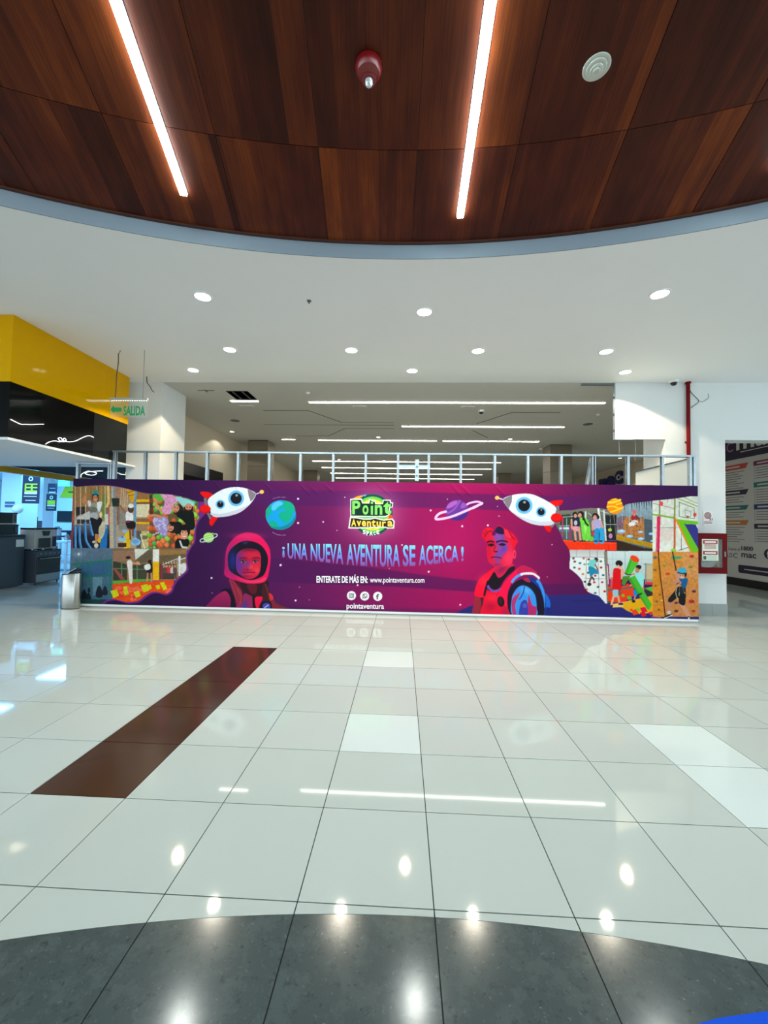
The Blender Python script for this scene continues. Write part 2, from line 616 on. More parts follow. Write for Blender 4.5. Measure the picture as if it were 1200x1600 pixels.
# drywall bulkhead with bare steel edge beside the right column
bulk = struct('wall_right_bulkhead', MB().box(4.28, 5.26, YO, YO + .06, 3.475, H - .002), white_wall)
steel = mat('galvanised_steel', rgb(176, 188, 196), 0.38, metal=0.75, var=0.12, vscale=9, bump=0.05)
steel_dark = mat('galvanised_steel_dull', rgb(120, 126, 128), 0.5, metal=0.6, var=0.12, vscale=6)
MB().box(4.262, 4.28, YO - .004, YO + .062, 3.462, H - .004).build('edge_profile', steel, bulk)
MB().box(4.28, 4.62, YO - .006, YO + .062, 3.458, 3.475).build('edge_profile', steel, bulk)
for z in (3.62, 3.95, 4.30):
    MB().box(4.258, 4.262, YO + .01, YO + .045, z, z + .05).build('slot', dark_void, bulk)

for x, z in ((4.36, 3.10), (4.68, 3.05)):
    MB().tube([(x, YO + .03, 3.458), (x + .01, YO + .03, 3.3), (x, YO + .03, z)], .004, 5).build('wire', steel_dark, bulk)

# brown stone columns in the hall behind
stone = mat('column_stone', rgb(122, 112, 94), 0.35, var=0.12, vscale=2.5)
def stone_column(x0, x1, y0, y1, nm):
    o = struct(nm, MB().box(x0 + .02, x1 - .02, y0 + .02, y1 - .02, 0, H), grout)
    z = 0.0
    hs = [0.92] * 5
    for h in hs:
        z1 = min(z + h, H - .002)
        MB().box(x0, x1, y0, y1, z + .004, z1 - .004).build('slab', stone, o)
        z = z1
    return o
# black fascia band of another shop on the side wall
fb = struct('trim_fascia', MB().box(-6.05, -6.03, 9.32, 13.4, 2.3, 3.33), mat('fascia_black', rgb(10, 11, 12), .3, spec=.3))
stone_column(-5.52, -4.80, 14.2, 14.95, 'column_hall')
stone_column(5.22, 5.98, 14.6, 15.35, 'column_hall.001')
stone_column(-5.45, -4.70, 22.2, 22.95, 'column_hall.002')
stone_column(5.25, 5.95, 22.5, 23.2, 'column_hall.003')
# ------------------------------------------------------------------ linear lights in the wood ceiling
led_body = mat('white_metal', rgb(225, 228, 228), 0.45)
wood_led = mat('led_diffuser_cool', (0.9, 0.95, 1), 0.5, emit=WOOD_LED_C, estr=WOOD_LED_E)
hall_led = mat('led_diffuser_warm', (1, 0.97, 0.9), 0.5, emit=HALL_LED_C, estr=HALL_LED_E)

def radial_light(angle, r0, r1, joints, label, group):
    a = math.radians(angle)
    d = Vector((math.sin(a), math.cos(a), 0)); s = Vector((math.cos(a), -math.sin(a), 0))
    c = Vector((RC[0], RC[1], 0))
    t = root('linear_light', c + d * r1 + Vector((0, 0, W - .03)), label, 'ceiling light', group)
    def bar(ra, rb, w, z0, z1):
        vs = [c + d * r + s * q + Vector((0, 0, z)) for z in (z0, z1) for r in (ra, rb) for q in (-w, w)]
        return MB().add(vs, [(0, 2, 3, 1), (4, 5, 7, 6), (0, 1, 5, 4), (2, 6, 7, 3), (0, 4, 6, 2), (1, 3, 7, 5)])
    bar(r0, r1, .036, W - .010, W + .005).build('housing', led_body, t)
    rs = [r0] + joints + [r1]
    for i in range(len(rs) - 1):
        bar(rs[i] + .004, rs[i + 1] - .004, 0.030, W - .030, W - .010).build('diffuser', wood_led, t)
    return t
GL = 'radial linear lights in the wood ceiling'
radial_light(-14.15, 5.6, 9.47, [6.4, 8.29], 'long cool linear light sloping down the wood ceiling, nearest the yellow fascia', GL)
radial_light(2.05, 5.6, 9.53, [6.4, 8.34], 'long cool linear light in the wood ceiling between red alarm and round detector', GL)
for a in (-46.5, -30.3, 18.2, 34.4):
    radial_light(a, 5.6, 9.5, [6.4, 8.3], 'cool linear light of the wood ceiling beyond the picture edge', GL)
for a in (90, 126, 162, 198, 234, 270):
    radial_light(a, 5.6, 9.5, [6.4, 8.3], 'cool linear light of the wood ceiling beyond the picture edge', GL)

# ------------------------------------------------------------------ recessed downlights
dl_lens = mat('downlight_lens', (1, 1, .95), 0.4, emit=(1, .98, .92), estr=9)
dl_lens.cycles.emission_sampling = 'NONE'
dl_ring = mat('downlight_ring', rgb(235, 235, 230), 0.4)
def downlight(x, y, label, group, watts=DOWN_W, r=0.095, lamp=True, col=DOWN_C):
    t = root('downlight', (x, y, H), label, 'downlight', group)
    MB().lathe([(r, -.002), (r + .006, -.012), (r + .022, -.010), (r + .026, -.001)], (x, y, H), 28, cap=False).build('ring', dl_ring, t, True)
    MB().lathe([(r + .001, -.006), (r * .6, -.009), (.001, -.010)], (x, y, H), 28, cap=False).build('lens', dl_lens, t, True)
    if lamp:
        ld = bpy.data.lights.new('downlight_lamp', 'SPOT')
        ld.energy = watts
        ld.color = col
        ld.spot_size = math.radians(126)
        ld.spot_blend = 0.10
        ld.shadow_soft_size = 0.06
        lo = bpy.data.objects.new('downlight_lamp', ld)
        COL.objects.link(lo)
        lo.parent = t
        lo.location = (0, 0, -0.03)
    return t
G1, G2, G3 = 'downlights next to the wood ceiling', 'downlights in the middle row', 'downlights along the opening'
downlight(-2.645, 5.127, 'lit downlight near the curved rim, above the yellow fascia side', G1)
downlight(0.268, 5.549, 'lit downlight near the curved rim, middle of its row of three', G1)
downlight(3.190, 5.158, 'lit downlight near the curved rim, on the side of the red pipe', G1)
for i, (x, y) in enumerate(((-2.978, 6.737), (-0.897, 6.775), (1.239, 6.814), (3.361, 6.852))):
    downlight(x, y, ('first', 'second', 'third', 'fourth')[i] + ' lit downlight from the yellow fascia in the middle row of four', G2, ROW2_W, col=ROW2_C)
downlight(-4.094, 7.653, 'lit downlight beside the white column with the green exit sign', G3, ROW3_W, col=ROW3_C)
downlight(0.155, 7.691, 'lit downlight over the middle of the purple banner', G3, ROW3_W, col=ROW3_C)
downlight(4.158, 7.759, 'lit downlight in front of the white drywall bulkhead', G3, ROW3_W, col=ROW3_C)
G4 = 'small downlights in the hall behind the hoarding'
downlight(-5.55, 12.9, 'small lit downlight by the side wall behind the hoarding', G4, 30, .06)
downlight(-0.834, 13.592, 'small lit downlight between the long light lines behind the hoarding', G4, 30, .06)
downlight(3.591, 13.752, 'small lit downlight near the second stone column behind the hoarding', G4, 30, .06)
downlight(-2.895, 18.4, 'far small lit downlight seen above the steel studs, nearer the exit sign', G4, 60, .06)
downlight(-0.86, 18.6, 'far small lit downlight seen above the steel studs, middle of the hall', G4, 60, .06)

downlight(9.05, 17.3, 'small lit downlight washing the wall with the raised blue sign', G4, 110, .06)

# ------------------------------------------------------------------ long light lines in the hall behind
def hall_line(y, spans, label, w=0.035):
    x0, x1 = spans[0][0], spans[-1][1]
    t = root('light_line', ((x0 + x1) / 2, y, H), label, 'ceiling light', 'long light lines in the hall behind the hoarding')
    for a, b in spans:
        MB().box(a - .02, b + .02, y - w - .012, y + w + .012, H - .005, H - .0005).build('housing', led_body, t)
        MB().box(a, b, y - w, y + w, H - .014, H - .005).build('diffuser', hall_led, t)
    return t
hall_line(9.70, [(-2.29, 4.72)], 'longest light line on the hall ceiling, closest to the opening')
hall_line(12.05, [(-0.04, 4.70)], 'second light line on the hall ceiling, behind the dome camera')
hall_line(14.12, [(-2.97, 1.165), (1.385, 2.9), (2.95, 4.66)], 'third light line on the hall ceiling, broken into pieces')
hall_line(9.62, [(-4.19, -3.52)], 'short light strip below the black ceiling opening')
hall_line(14.06, [(-4.25, -3.80)], 'short light strip in front of the stone column')
hall_line(16.75, [(-4.2, 4.35)], 'fourth light line on the hall ceiling, level with the stud top rail')
hall_line(18.85, [(-4.22, 4.50)], 'first light line seen between the steel studs')
hall_line(21.0, [(-4.21, 4.53)], 'second light line seen between the steel studs')
hall_line(23.3, [(-4.16, 4.51)], 'third light line seen between the steel studs')
hall_line(25.6, [(-4.22, 4.47)], 'lowest light line seen between the steel studs')
# ------------------------------------------------------------------ hoarding: steel stud frame, white boards and base trim
board_white = mat('white_board', rgb(228, 226, 226), 0.5)
hoarding = root('hoarding', (-0.5, 7.675, 0), 'galvanised steel stud hoarding with white boards carrying the purple banner', 'hoarding')
XL, XR, ZT = -6.38, 5.352, 3.03
def stud(x, top, flip=1, lean=0.0, y0=7.637, z0=0.0, parent=None, nm='stud'):
    """C-section stud: web with a punched hole, two flanges, a lip"""
    t, w, dpt = .0035, .042, .066
    mb = MB()
    h0, h1 = 2.60, 2.665
    a, b = (x, x + t) if flip > 0 else (x - t, x)
    y1 = y0 + dpt
    if top > 2.9:
        for (za, zb, ya, yb) in ((z0, h0, y0, y1), (h1, top, y0, y1), (h0, h1, y0, y0 + .02), (h0, h1, y1 - .02, y1)):
            mb.box(a, b, ya, yb, za, zb)
    else:
        mb.box(a, b, y0, y1, z0, top)
    fa, fb = (x, x + w) if flip > 0 else (x - w, x)
    mb.box(fa, fb, y0 - t, y0, z0, top)
    mb.box(fa, fb, y1, y1 + t, z0, top)
    la, lb = (x + w - t, x + w) if flip > 0 else (x - w, x - w + t)
    mb.box(la, lb, y0, y0 + .012, z0, top)
    mb.box(la, lb, y1 - .012, y1, z0, top)
    if lean:
        mb.v = [(v[0] + lean * v[2], v[1] + .09, v[2]) for v in mb.v]
    return mb.build(nm, steel, parent or hoarding)
for x in (-5.70, -5.08, -4.46, -3.83, -3.21, -2.59, -1.98, -1.34, -0.71, -0.09, 0.54, 1.15, 1.79, 2.41, 3.03, 3.64, 4.26, 4.89):
    stud(x * .983 - .02, ZT - .004, 1 if x < 0 else -1)
stud(5.235, ZT - .004, 1); stud(5.346, ZT - .004, -1); stud(3.54, ZT - .01, -1)
stud(-6.36, 2.78, 1); stud(-5.72, 2.78, 1); stud(-5.65, 2.78, -1)
stud(3.05, 3.0, -1, lean=.17)
def track(x0, x1, z, up, y0=7.631):
    mb = MB()
    t, h, dpt = .0035, .03, .078
    za, zb = (z - h, z) if not up else (z, z + h)
    mb.box(x0, x1, y0, y0 + dpt, z - t if not up else z, z if not up else z + t)
    mb.box(x0, x1, y0 - t, y0, za, zb)
    mb.box(x0, x1, y0 + dpt, y0 + dpt + t, za, zb)
    return mb.build('track', steel, hoarding)
track(-5.64, 1.2, ZT, False); track(1.2, 5.352, ZT, False); track(XL, -5.63, 2.79, False); track(XL, 5.352, 0.0, True)
for i in range(10):
    a = XL + (XR - XL) * i / 10
    b = XL + (XR - XL) * (i + 1) / 10
    MB().box(a + .001, b - .001, 7.6125, 7.6265, 0.066, 2.466).build('board', board_white, hoarding)
trim_white = mat('trim_white', rgb(238, 238, 238), 0.35)
trim_shade = mat('trim_shade_grey', rgb(150, 150, 146), 0.4, metal=.4)
MB().bbox(XL, XR, 7.6115, 7.6265, 0.022, 0.064, .003).build('base_trim', trim_white, hoarding)
MB().box(XL, XR, 7.6135, 7.6265, 0.0, 0.022).build('base_trim', trim_shade, hoarding)  # grey strip painted in for the shadow under the white trim
# cross plate screwed between two studs
plate = mat('plate_blue_grey', rgb(186, 206, 216), 0.4, metal=.5, var=.08, vscale=8)
cp = MB().box(-0.085, 0.515, 7.627, 7.633, 2.745, 2.80).build('cross_plate', plate, hoarding)
MB().box(0.235, 0.305, 7.617, 7.627, 2.50, 2.905).build('bracket', plate, cp)
for z in (2.60, 2.77):
    MB().lathe([(.017, 0), (.017, -.006), (.004, -.008)], (0.27, 7.617, z), 10, 'y').build('bolt', steel_dark, cp)

# grey board leaning against the right-hand column, behind the hoarding
lb_m = mat('grey_board', rgb(206, 204, 194), 0.6, var=.04)
lbr = root('plasterboard_sheet', (5.0, 8.15, 0), 'grey plasterboard sheet with slanted dark top edge propped behind the steel studs', 'board')
MB().prism([(4.56, 0.0), (5.56, 0.0), (5.56, 3.035), (4.56, 2.775)], 'y', 8.14, 8.155).build('sheet', lb_m, lbr)
MB().prism([(4.52, 2.765), (5.56, 3.035), (5.56, 3.06), (4.52, 2.79)], 'y', 8.128, 8.165).build('edge_profile', mat('dark_profile', rgb(66, 70, 70), .5), lbr)
# ------------------------------------------------------------------ printed banner: the artwork is drawn in its own units and printed on the sheet
BX0, BX1, BZ0, BZ1, BY = -6.38, 5.355, 0.062, 2.470, 7.610
AH = (0.013040422254320857, 0.00019326467366339879, -8.344264232263463, 0.00033606688056420086, -0.012952711037674258, 12.241550058580906, 7.462057051146843e-05, 5.6052611952087865e-05)
def art(u, v):
    """artwork units -> metres on the sheet"""
    d = AH[6] * u + AH[7] * v + 1
    return (AH[0] * u + AH[1] * v + AH[2]) / d, (AH[3] * u + AH[4] * v + AH[5]) / d
_Hm = np.array([[AH[0], AH[1], AH[2]], [AH[3], AH[4], AH[5]], [AH[6], AH[7], 1.0]])
_Hi = np.linalg.inv(_Hm)
NX, NZ, SS = 1500, 300, 2
cw, chh = NX * SS, NZ * SS
_X = BX0 + (BX1 - BX0) * (np.arange(cw) + .5) / cw
_Z = BZ0 + (BZ1 - BZ0) * (np.arange(chh) + .5) / chh
XX, ZZ = np.meshgrid(_X, _Z)
_d = _Hi[2, 0] * XX + _Hi[2, 1] * ZZ + _Hi[2, 2]
U = (_Hi[0, 0] * XX + _Hi[0, 1] * ZZ + _Hi[0, 2]) / _d
V = (_Hi[1, 0] * XX + _Hi[1, 1] * ZZ + _Hi[1, 2]) / _d
U = U.astype(np.float32); V = V.astype(np.float32)
CAN = np.zeros((chh, cw, 3), np.float32)
CLIP = None
VW = (0.0, 0.0, 1.0)
NPR = np.random.RandomState(5)

def view(x, y, s):
    global VW
    VW = (x, y, s)
def tp(p):
    return (VW[0] + p[0] / VW[2], VW[1] + p[1] / VW[2])
def win(pts, pad=1.5):
    us = [p[0] for p in pts]; vs = [p[1] for p in pts]
    c = [art(u, v) for u in (min(us) - pad, max(us) + pad) for v in (min(vs) - pad, max(vs) + pad)]
    i0 = int((min(q[0] for q in c) - BX0) / (BX1 - BX0) * cw) - 1; i1 = int((max(q[0] for q in c) - BX0) / (BX1 - BX0) * cw) + 2
    j0 = int((min(q[1] for q in c) - BZ0) / (BZ1 - BZ0) * chh) - 1; j1 = int((max(q[1] for q in c) - BZ0) / (BZ1 - BZ0) * chh) + 2
    i0, j0 = max(0, i0), max(0, j0); i1, j1 = min(cw, i1), min(chh, j1)
    return (slice(j0, max(j0, j1)), slice(i0, max(i0, i1)))
def smooth(pts, n=6):
    k = len(pts); out = []
    for i in range(k):
        p0, p1, p2, p3 = (np.array(pts[(i + q) % k], float) for q in (-1, 0, 1, 2))
        for t in np.arange(n) / n:
            out.append(tuple(0.5 * ((2 * p1) + (-p0 + p2) * t + (2 * p0 - 5 * p1 + 4 * p2 - p3) * t * t + (-p0 + 3 * p1 - 3 * p2 + p3) * t ** 3)))
    return out
def inside(pts, w):
    u, v = U[w], V[w]
    m = np.zeros(u.shape, bool)
    n = len(pts)
    for i in range(n):
        x0, y0 = pts[i]; x1, y1 = pts[(i + 1) % n]
        if y0 == y1:
            continue
        c = ((y0 > v) != (y1 > v)) & (u < (x1 - x0) * (v - y0) / (y1 - y0) + x0)
        m ^= c
    return m
def put(w, a, col):
    """a: coverage; col: colour triple, or a function of (u, v)"""
    if CLIP is not None:
        a = a * CLIP[w]
    c = np.array(col(U[w], V[w]), np.float32) if callable(col) else np.array(col, np.float32)
    CAN[w] = CAN[w] * (1 - a[..., None]) + c * a[..., None]
def P(col, pts, alpha=1.0):
    q = [tp(p) for p in pts]; w = win(q)
    if CAN[w].size: put(w, inside(q, w) * np.float32(alpha), col)
def S(col, pts, alpha=1.0):
    q = smooth([tp(p) for p in pts]); w = win(q)
    if CAN[w].size: put(w, inside(q, w) * np.float32(alpha), col)
def ell(cx, cy, rx, ry, rot, pad):
    c = tp((cx, cy)); rx, ry = rx / VW[2], ry / VW[2]
    r = max(rx, ry) * pad
    w = win([(c[0] - r, c[1] - r), (c[0] + r, c[1] + r)])
    du, dv = U[w] - c[0], V[w] - c[1]
    a = math.radians(rot)
    return w, np.sqrt(((du * math.cos(a) + dv * math.sin(a)) / rx) ** 2 + ((-du * math.sin(a) + dv * math.cos(a)) / ry) ** 2)
def E(col, cx, cy, rx, ry=None, rot=0, alpha=1.0):
    w, d = ell(cx, cy, rx, ry or rx, rot, 1.05)
    if d.size: put(w, (d < 1) * np.float32(alpha), col)
def B(col, cx, cy, rx, ry=None, rot=0, alpha=1.0):
    w, d = ell(cx, cy, rx, ry or rx, rot, 2.2)
    if d.size: put(w, np.exp(-d * d * 1.1).astype(np.float32) * (d < 2.2) * np.float32(alpha), col)
def L(col, pts, wid, alpha=1.0):
    q = [tp(p) for p in pts]; hw = wid / VW[2] / 2
    w = win(q, hw + 1.5)
    if not CAN[w].size: return
    u, v = U[w], V[w]
    dm = np.full(u.shape, 1e9, np.float32)
    for (x0, y0), (x1, y1) in zip(q[:-1], q[1:]):
        dx, dy = x1 - x0, y1 - y0
        t = np.clip(((u - x0) * dx + (v - y0) * dy) / max(1e-9, dx * dx + dy * dy), 0, 1)
        dm = np.minimum(dm, (u - x0 - t * dx) ** 2 + (v - y0 - t * dy) ** 2)
    put(w, (dm < hw * hw) * np.float32(alpha), col)
def LS(col, pts, wid, alpha=1.0):
    k = smooth(pts, 5)[:-5] if len(pts) > 2 else pts
    k = k[:(len(pts) - 1) * 5 + 1]
    L(col, k, wid, alpha)
def R(col, x0, y0, x1, y1, alpha=1.0):
    P(col, [(x0, y0), (x1, y0), (x1, y1), (x0, y1)], alpha)
def G(c0, c1, y0, y1, c2=None, ax=1):
    """vertical (or horizontal) blend between colours, in current view units"""
    a = VW[ax] + y0 / VW[2]; b = VW[ax] + y1 / VW[2]
    def fn(u, v):
        t = np.clip(((v if ax else u) - a) / (b - a), 0, 1)[..., None]
        if c2 is None:
            return np.array(c0) * (1 - t) + np.array(c1) * t
        return np.where(t < .5, np.array(c0) * (1 - 2 * t) + np.array(c1) * 2 * t, np.array(c1) * (2 - 2 * t) + np.array(c2) * (2 * t - 1))
    return fn
def mottle(x0, y0, x1, y1, amp, cell=2.0):
    """fine photographic unevenness"""
    q = [tp((x0, y0)), tp((x1, y1))]; w = win(q, 0)
    if not CAN[w].size: return
    u, v = U[w], V[w]
    n = NPR.rand(256, 256).astype(np.float32) - .5
    a, b = (u / cell), (v / cell)
    i, j = np.floor(a).astype(int), np.floor(b).astype(int)
    fa, fb = a - i, b - j
    g = lambda p, q2: n[q2 % 256, p % 256]
    val = (g(i, j) * (1 - fa) + g(i + 1, j) * fa) * (1 - fb) + (g(i, j + 1) * (1 - fa) + g(i + 1, j + 1) * fa) * fb
    m = (u >= q[0][0]) & (u < q[1][0]) & (v >= q[0][1]) & (v < q[1][1])
    if CLIP is not None: m = m & (CLIP[w] > 0)
    CAN[w] = np.clip(CAN[w] * (1 + amp * val * m)[..., None], 0, 255)
def kid(x, y, h, shirt, trous, skin=(200, 140, 110), hair=(35, 22, 20), lean=0, legs=True):
    """a small standing figure seen in a printed snapshot: head at the top, h tall"""
    k = h / 7.0
    if legs:
        L(trous, [(x - .35 * k, y + 3.6 * k), (x - .55 * k, y + 6.6 * k)], .75 * k); L(trous, [(x + .35 * k, y + 3.6 * k), (x + .5 * k, y + 6.6 * k)], .75 * k)
        E((40, 35, 40), x - .6 * k, y + 6.8 * k, .45 * k, .22 * k); E((40, 35, 40), x + .6 * k, y + 6.8 * k, .45 * k, .22 * k)
    S(shirt, [(x - .85 * k, y + 1.6 * k), (x + .85 * k, y + 1.6 * k), (x + .8 * k, y + 4 * k), (x - .8 * k, y + 4 * k)])
    E(hair, x + lean, y + .45 * k, .72 * k, .68 * k); E(skin, x + lean, y + .65 * k, .56 * k, .62 * k)

# ---- ground colours
cu = np.array([100, 250, 330, 430, 520, 620, 720, 800, 880, 980, 1095], float)
cc = np.array([(34, 15, 62), (42, 19, 72), (56, 24, 80), (82, 33, 94), (108, 40, 100), (136, 42, 102), (160, 42, 102), (142, 36, 96), (104, 30, 88), (66, 27, 82), (44, 22, 74)], float)
for k in range(3):
    CAN[..., k] = np.interp(U, cu, cc[:, k]) * (1.0, .74, .88)[k]
def band(top, bot, col, amt, soft=2.5):
    t = np.interp(U, [p[0] for p in top], [p[1] for p in top]); b = np.interp(U, [p[0] for p in bot], [p[1] for p in bot])
    a = np.clip((V - t) / soft + .5, 0, 1) * np.clip((b - V) / soft + .5, 0, 1) * amt
    a = (a * np.clip((U - 330) / 60, 0, 1) * np.clip((960 - U) / 60, 0, 1)).astype(np.float32)
    CAN[:] = CAN * (1 - a[..., None]) + np.array(col, np.float32) * a[..., None]
band([(330, 764), (450, 766), (620, 768), (760, 772), (960, 778)], [(330, 786), (430, 789), (560, 792), (700, 794), (850, 800), (960, 806)], (72, 26, 90), .62)
band([(330, 862), (430, 872), (500, 879), (560, 884), (650, 897), (720, 905), (800, 913), (960, 912)], [(330, 905), (430, 910), (520, 913), (620, 917), (730, 924), (870, 930), (960, 934)], (72, 22, 82), .7)
band([(330, 945), (700, 952), (960, 955)], [(330, 980), (960, 985)], (60, 26, 80), .4, 6)
view(0, 0, 1)
S((42, 40, 112), [(690, 975), (712, 958), (742, 945), (800, 935), (860, 930), (940, 929), (1000, 933), (1095, 940), (1095, 985), (690, 985)])
P((36, 34, 100), [(890, 938), (930, 936), (960, 941), (900, 941)], .7)
B((196, 50, 108), 700, 850, 60, 40, 0, .35)

# ---- left-hand group of snapshots
LEFT = [(98, 764), (120, 761), (145, 759), (170, 759), (190, 762), (206, 766), (228, 771), (250, 772), (270, 773.5), (290, 778), (308, 784), (330, 787), (327, 800), (318, 803), (308, 815), (304, 830), (303, 845), (297, 855), (291, 867), (291, 880), (292, 889), (285, 897), (276, 905), (270, 915), (267, 923), (258, 928), (245, 925), (235, 926), (225, 932), (215, 939), (200, 941), (190, 939), (178, 936), (166, 938), (150, 946), (98, 946)]
S((112, 46, 130), [(p[0] + (2.2 if p[1] > 800 else 0), p[1] + (2.2 if p[1] > 880 else (-.6 if p[1] < 790 else .8))) for p in LEFT])
CLIP = np.zeros((chh, cw), np.float32)
_w = win(LEFT); CLIP[_w] = inside(smooth(LEFT), _w)
# climber between hanging ropes
view(105, 745, 12)
R(G((158, 120, 72), (150, 108, 78), 180, 560), 60, 150, 890, 560)
R(G((120, 92, 80), (150, 140, 138), 560, 900), 60, 560, 890, 900)
R(G((110, 105, 120), (22, 24, 44), 900, 1130), 60, 900, 890, 1345)
R((168, 88, 62), 60, 200, 135, 860); R((120, 60, 70), 60, 860, 120, 1345)
for x, c in ((350, (210, 175, 120)), (250, (190, 150, 100)), (450, (120, 85, 50)), (580, (70, 50, 35)), (640, (190, 150, 95)), (720, (170, 135, 85))):
    R(c, x - 10, 180, x + 10, 560, .6)
P((40, 32, 34), [(170, 570), (330, 560), (330, 720), (250, 700), (170, 740)]); P((200, 196, 198), [(180, 760), (420, 640), (440, 860), (160, 880)]); R((50, 44, 46), 180, 800, 420, 880)
R((62, 52, 52), 230, 580, 300, 690, .8)
R((104, 130, 62), 660, 340, 730, 780); R((205, 205, 200), 700, 700, 770, 900); R((190, 90, 90), 770, 560, 800, 900); R((196, 172, 146), 795, 180, 900, 1345); R((150, 120, 90), 790, 180, 830, 560)
L((226, 190, 130), [(770, 180), (775, 480), (740, 560)], 44)
for x in (150, 250, 345, 560, 710):
    L((212, 196, 160), [(x, 185), (x, 900)], 16, .8)
P((18, 20, 42), [(110, 1120), (270, 1060), (520, 1230), (500, 1345), (110, 1345)])
for pts in ([(150, 940), (155, 1345)], [(235, 930), (235, 1200), (270, 1345)], [(345, 860), (345, 1100), (370, 1230), (470, 1345)], [(430, 880), (450, 1000), (480, 1090)], [(725, 920), (715, 1345)], [(680, 1150), (670, 1345)]):
    LS((58, 122, 190), pts, 40); LS((120, 180, 225), [(p[0] + 12, p[1]) for p in pts], 14)
P((46, 112, 178), [(620, 1120), (760, 940), (740, 1345), (610, 1345)])
E((226, 206, 170), 650, 1000, 60, 170, 10, .8)
# the climber
S((196, 126, 84), [(275, 440), (340, 310), (365, 320), (345, 440), (390, 480), (370, 520), (300, 500)])
S((150, 150, 142), [(440, 520), (560, 500), (600, 640), (570, 780), (480, 800), (430, 740)])
S((214, 214, 216), [(385, 450), (440, 460), (440, 540), (400, 560)]); S((222, 224, 226), [(570, 480), (650, 470), (640, 560), (600, 660), (560, 580)])
E((110, 108, 96), 490, 620, 70, 60); E((176, 176, 182), 500, 730, 75, 65); E((236, 200, 150), 630, 710, 26, 60)
S((20, 20, 26), [(430, 770), (560, 800), (600, 760), (655, 800), (640, 880), (590, 960), (585, 1100), (520, 1110), (480, 1000)])
L((196, 130, 92), [(540, 1090), (545, 1220)], 40); L((190, 124, 88), [(575, 1090), (580, 1200)], 30); E((214, 200, 190), 545, 1290, 40, 45); E((226, 180, 60), 600, 1190, 30, 50); E((210, 196, 186), 500, 1220, 30, 24)
E((24, 18, 18), 525, 400, 62, 75); E((192, 124, 90), 525, 410, 48, 68); E((64, 140, 138), 532, 305, 64, 52); L((20, 22, 26), [(470, 340), (530, 322), (590, 350)], 16); L((240, 230, 220), [(510, 430), (545, 430)], 10); E((40, 24, 20), 508, 385, 8, 6); E((40, 24, 20), 548, 385, 8, 6)
# girl on the swinging platforms
R(G((168, 120, 92), (172, 150, 128), 200, 800), 890, 170, 1540, 1345)
L((128, 140, 158), [(880, 170), (895, 1345)], 46); P((46, 56, 50), [(830, 400), (980, 400), (970, 560), (850, 560)]); E((36, 44, 40), 910, 470, 70, 70)
R((110, 62, 36), 930, 560, 985, 900, .6); P((120, 120, 124), [(960, 560), (1130, 640), (1130, 1000), (960, 1000)], .6)
for x in (1020, 1060, 1095, 1140):
    L((206, 190, 160), [(x, 200), (x - 20, 560)], 14, .8)
P((208, 158, 40), [(1110, 240), (1300, 200), (1300, 420), (1200, 480), (1150, 330)]); L((90, 60, 30), [(1120, 300), (1300, 250)], 10); L((90, 60, 30), [(1140, 360), (1300, 320)], 10)
view(200, 745, 9.23)
R((150, 108, 66), 120, 180, 315, 340); R((226, 176, 56), 120, 325, 315, 365); R((120, 80, 50), 120, 365, 315, 395); R((218, 206, 176), 120, 395, 312, 580); R((140, 96, 62), 120, 600, 312, 650); R((230, 176, 60), 120, 650, 312, 680); R((156, 120, 90), 120, 680, 300, 780)
R((86, 84, 84), 120, 780, 190, 1040); R((196, 180, 130), 190, 780, 300, 1040, .8); L((226, 220, 190), [(180, 830), (245, 1040)], 14); L((226, 220, 150), [(290, 780), (290, 1030)], 10); L((226, 220, 190), [(190, 830), (290, 822)], 10); R((60, 60, 40), 205, 850, 280, 900, .6)
P((232, 196, 60), [(-60, 850), (20, 760), (40, 900), (0, 1040), (-60, 1040)])
view(105, 745, 12)
for cx, cy, rx in ((1080, 1020, 50), (1030, 1170, 78)):
    E((152, 186, 218), cx, cy, rx, rx * .62)
E((90, 130, 180), 1030, 1130, 26, 20)
P((222, 178, 60), [(1120, 1100), (1180, 1080), (1180, 1345), (1110, 1345)]); P((226, 186, 70), [(1040, 1230), (1120, 1220), (1120, 1240), (1040, 1250)])
R((70, 40, 36), 950, 1240, 1110, 1320)
view(200, 745, 9.23)
L((100, 148, 196), [(112, 210), (100, 560), (95, 920)], 30)
S((150, 186, 220), [(50, 930), (110, 880), (180, 930), (150, 985), (60, 985)]); E((104, 156, 210), 110, 935, 50, 30)
L((150, 90, 66), [(-120, 410), (-40, 510), (0, 520)], 22)
S((232, 230, 232), [(-30, 520), (30, 500), (75, 560), (60, 650), (-20, 640)]); S((26, 20, 22), [(-30, 640), (100, 650), (95, 750), (0, 750)]); L((120, 62, 44), [(25, 750), (35, 900)], 24); L((116, 60, 44), [(70, 750), (70, 850)], 24); R((150, 40, 60), -30, 640, 30, 660)
E((30, 22, 24), 40, 470, 42, 50); E((88, 56, 44), 42, 480, 34, 42); E((222, 230, 228), 42, 420, 40, 32)
mottle(-1000, 100, 315, 1045, .16, 1.6)
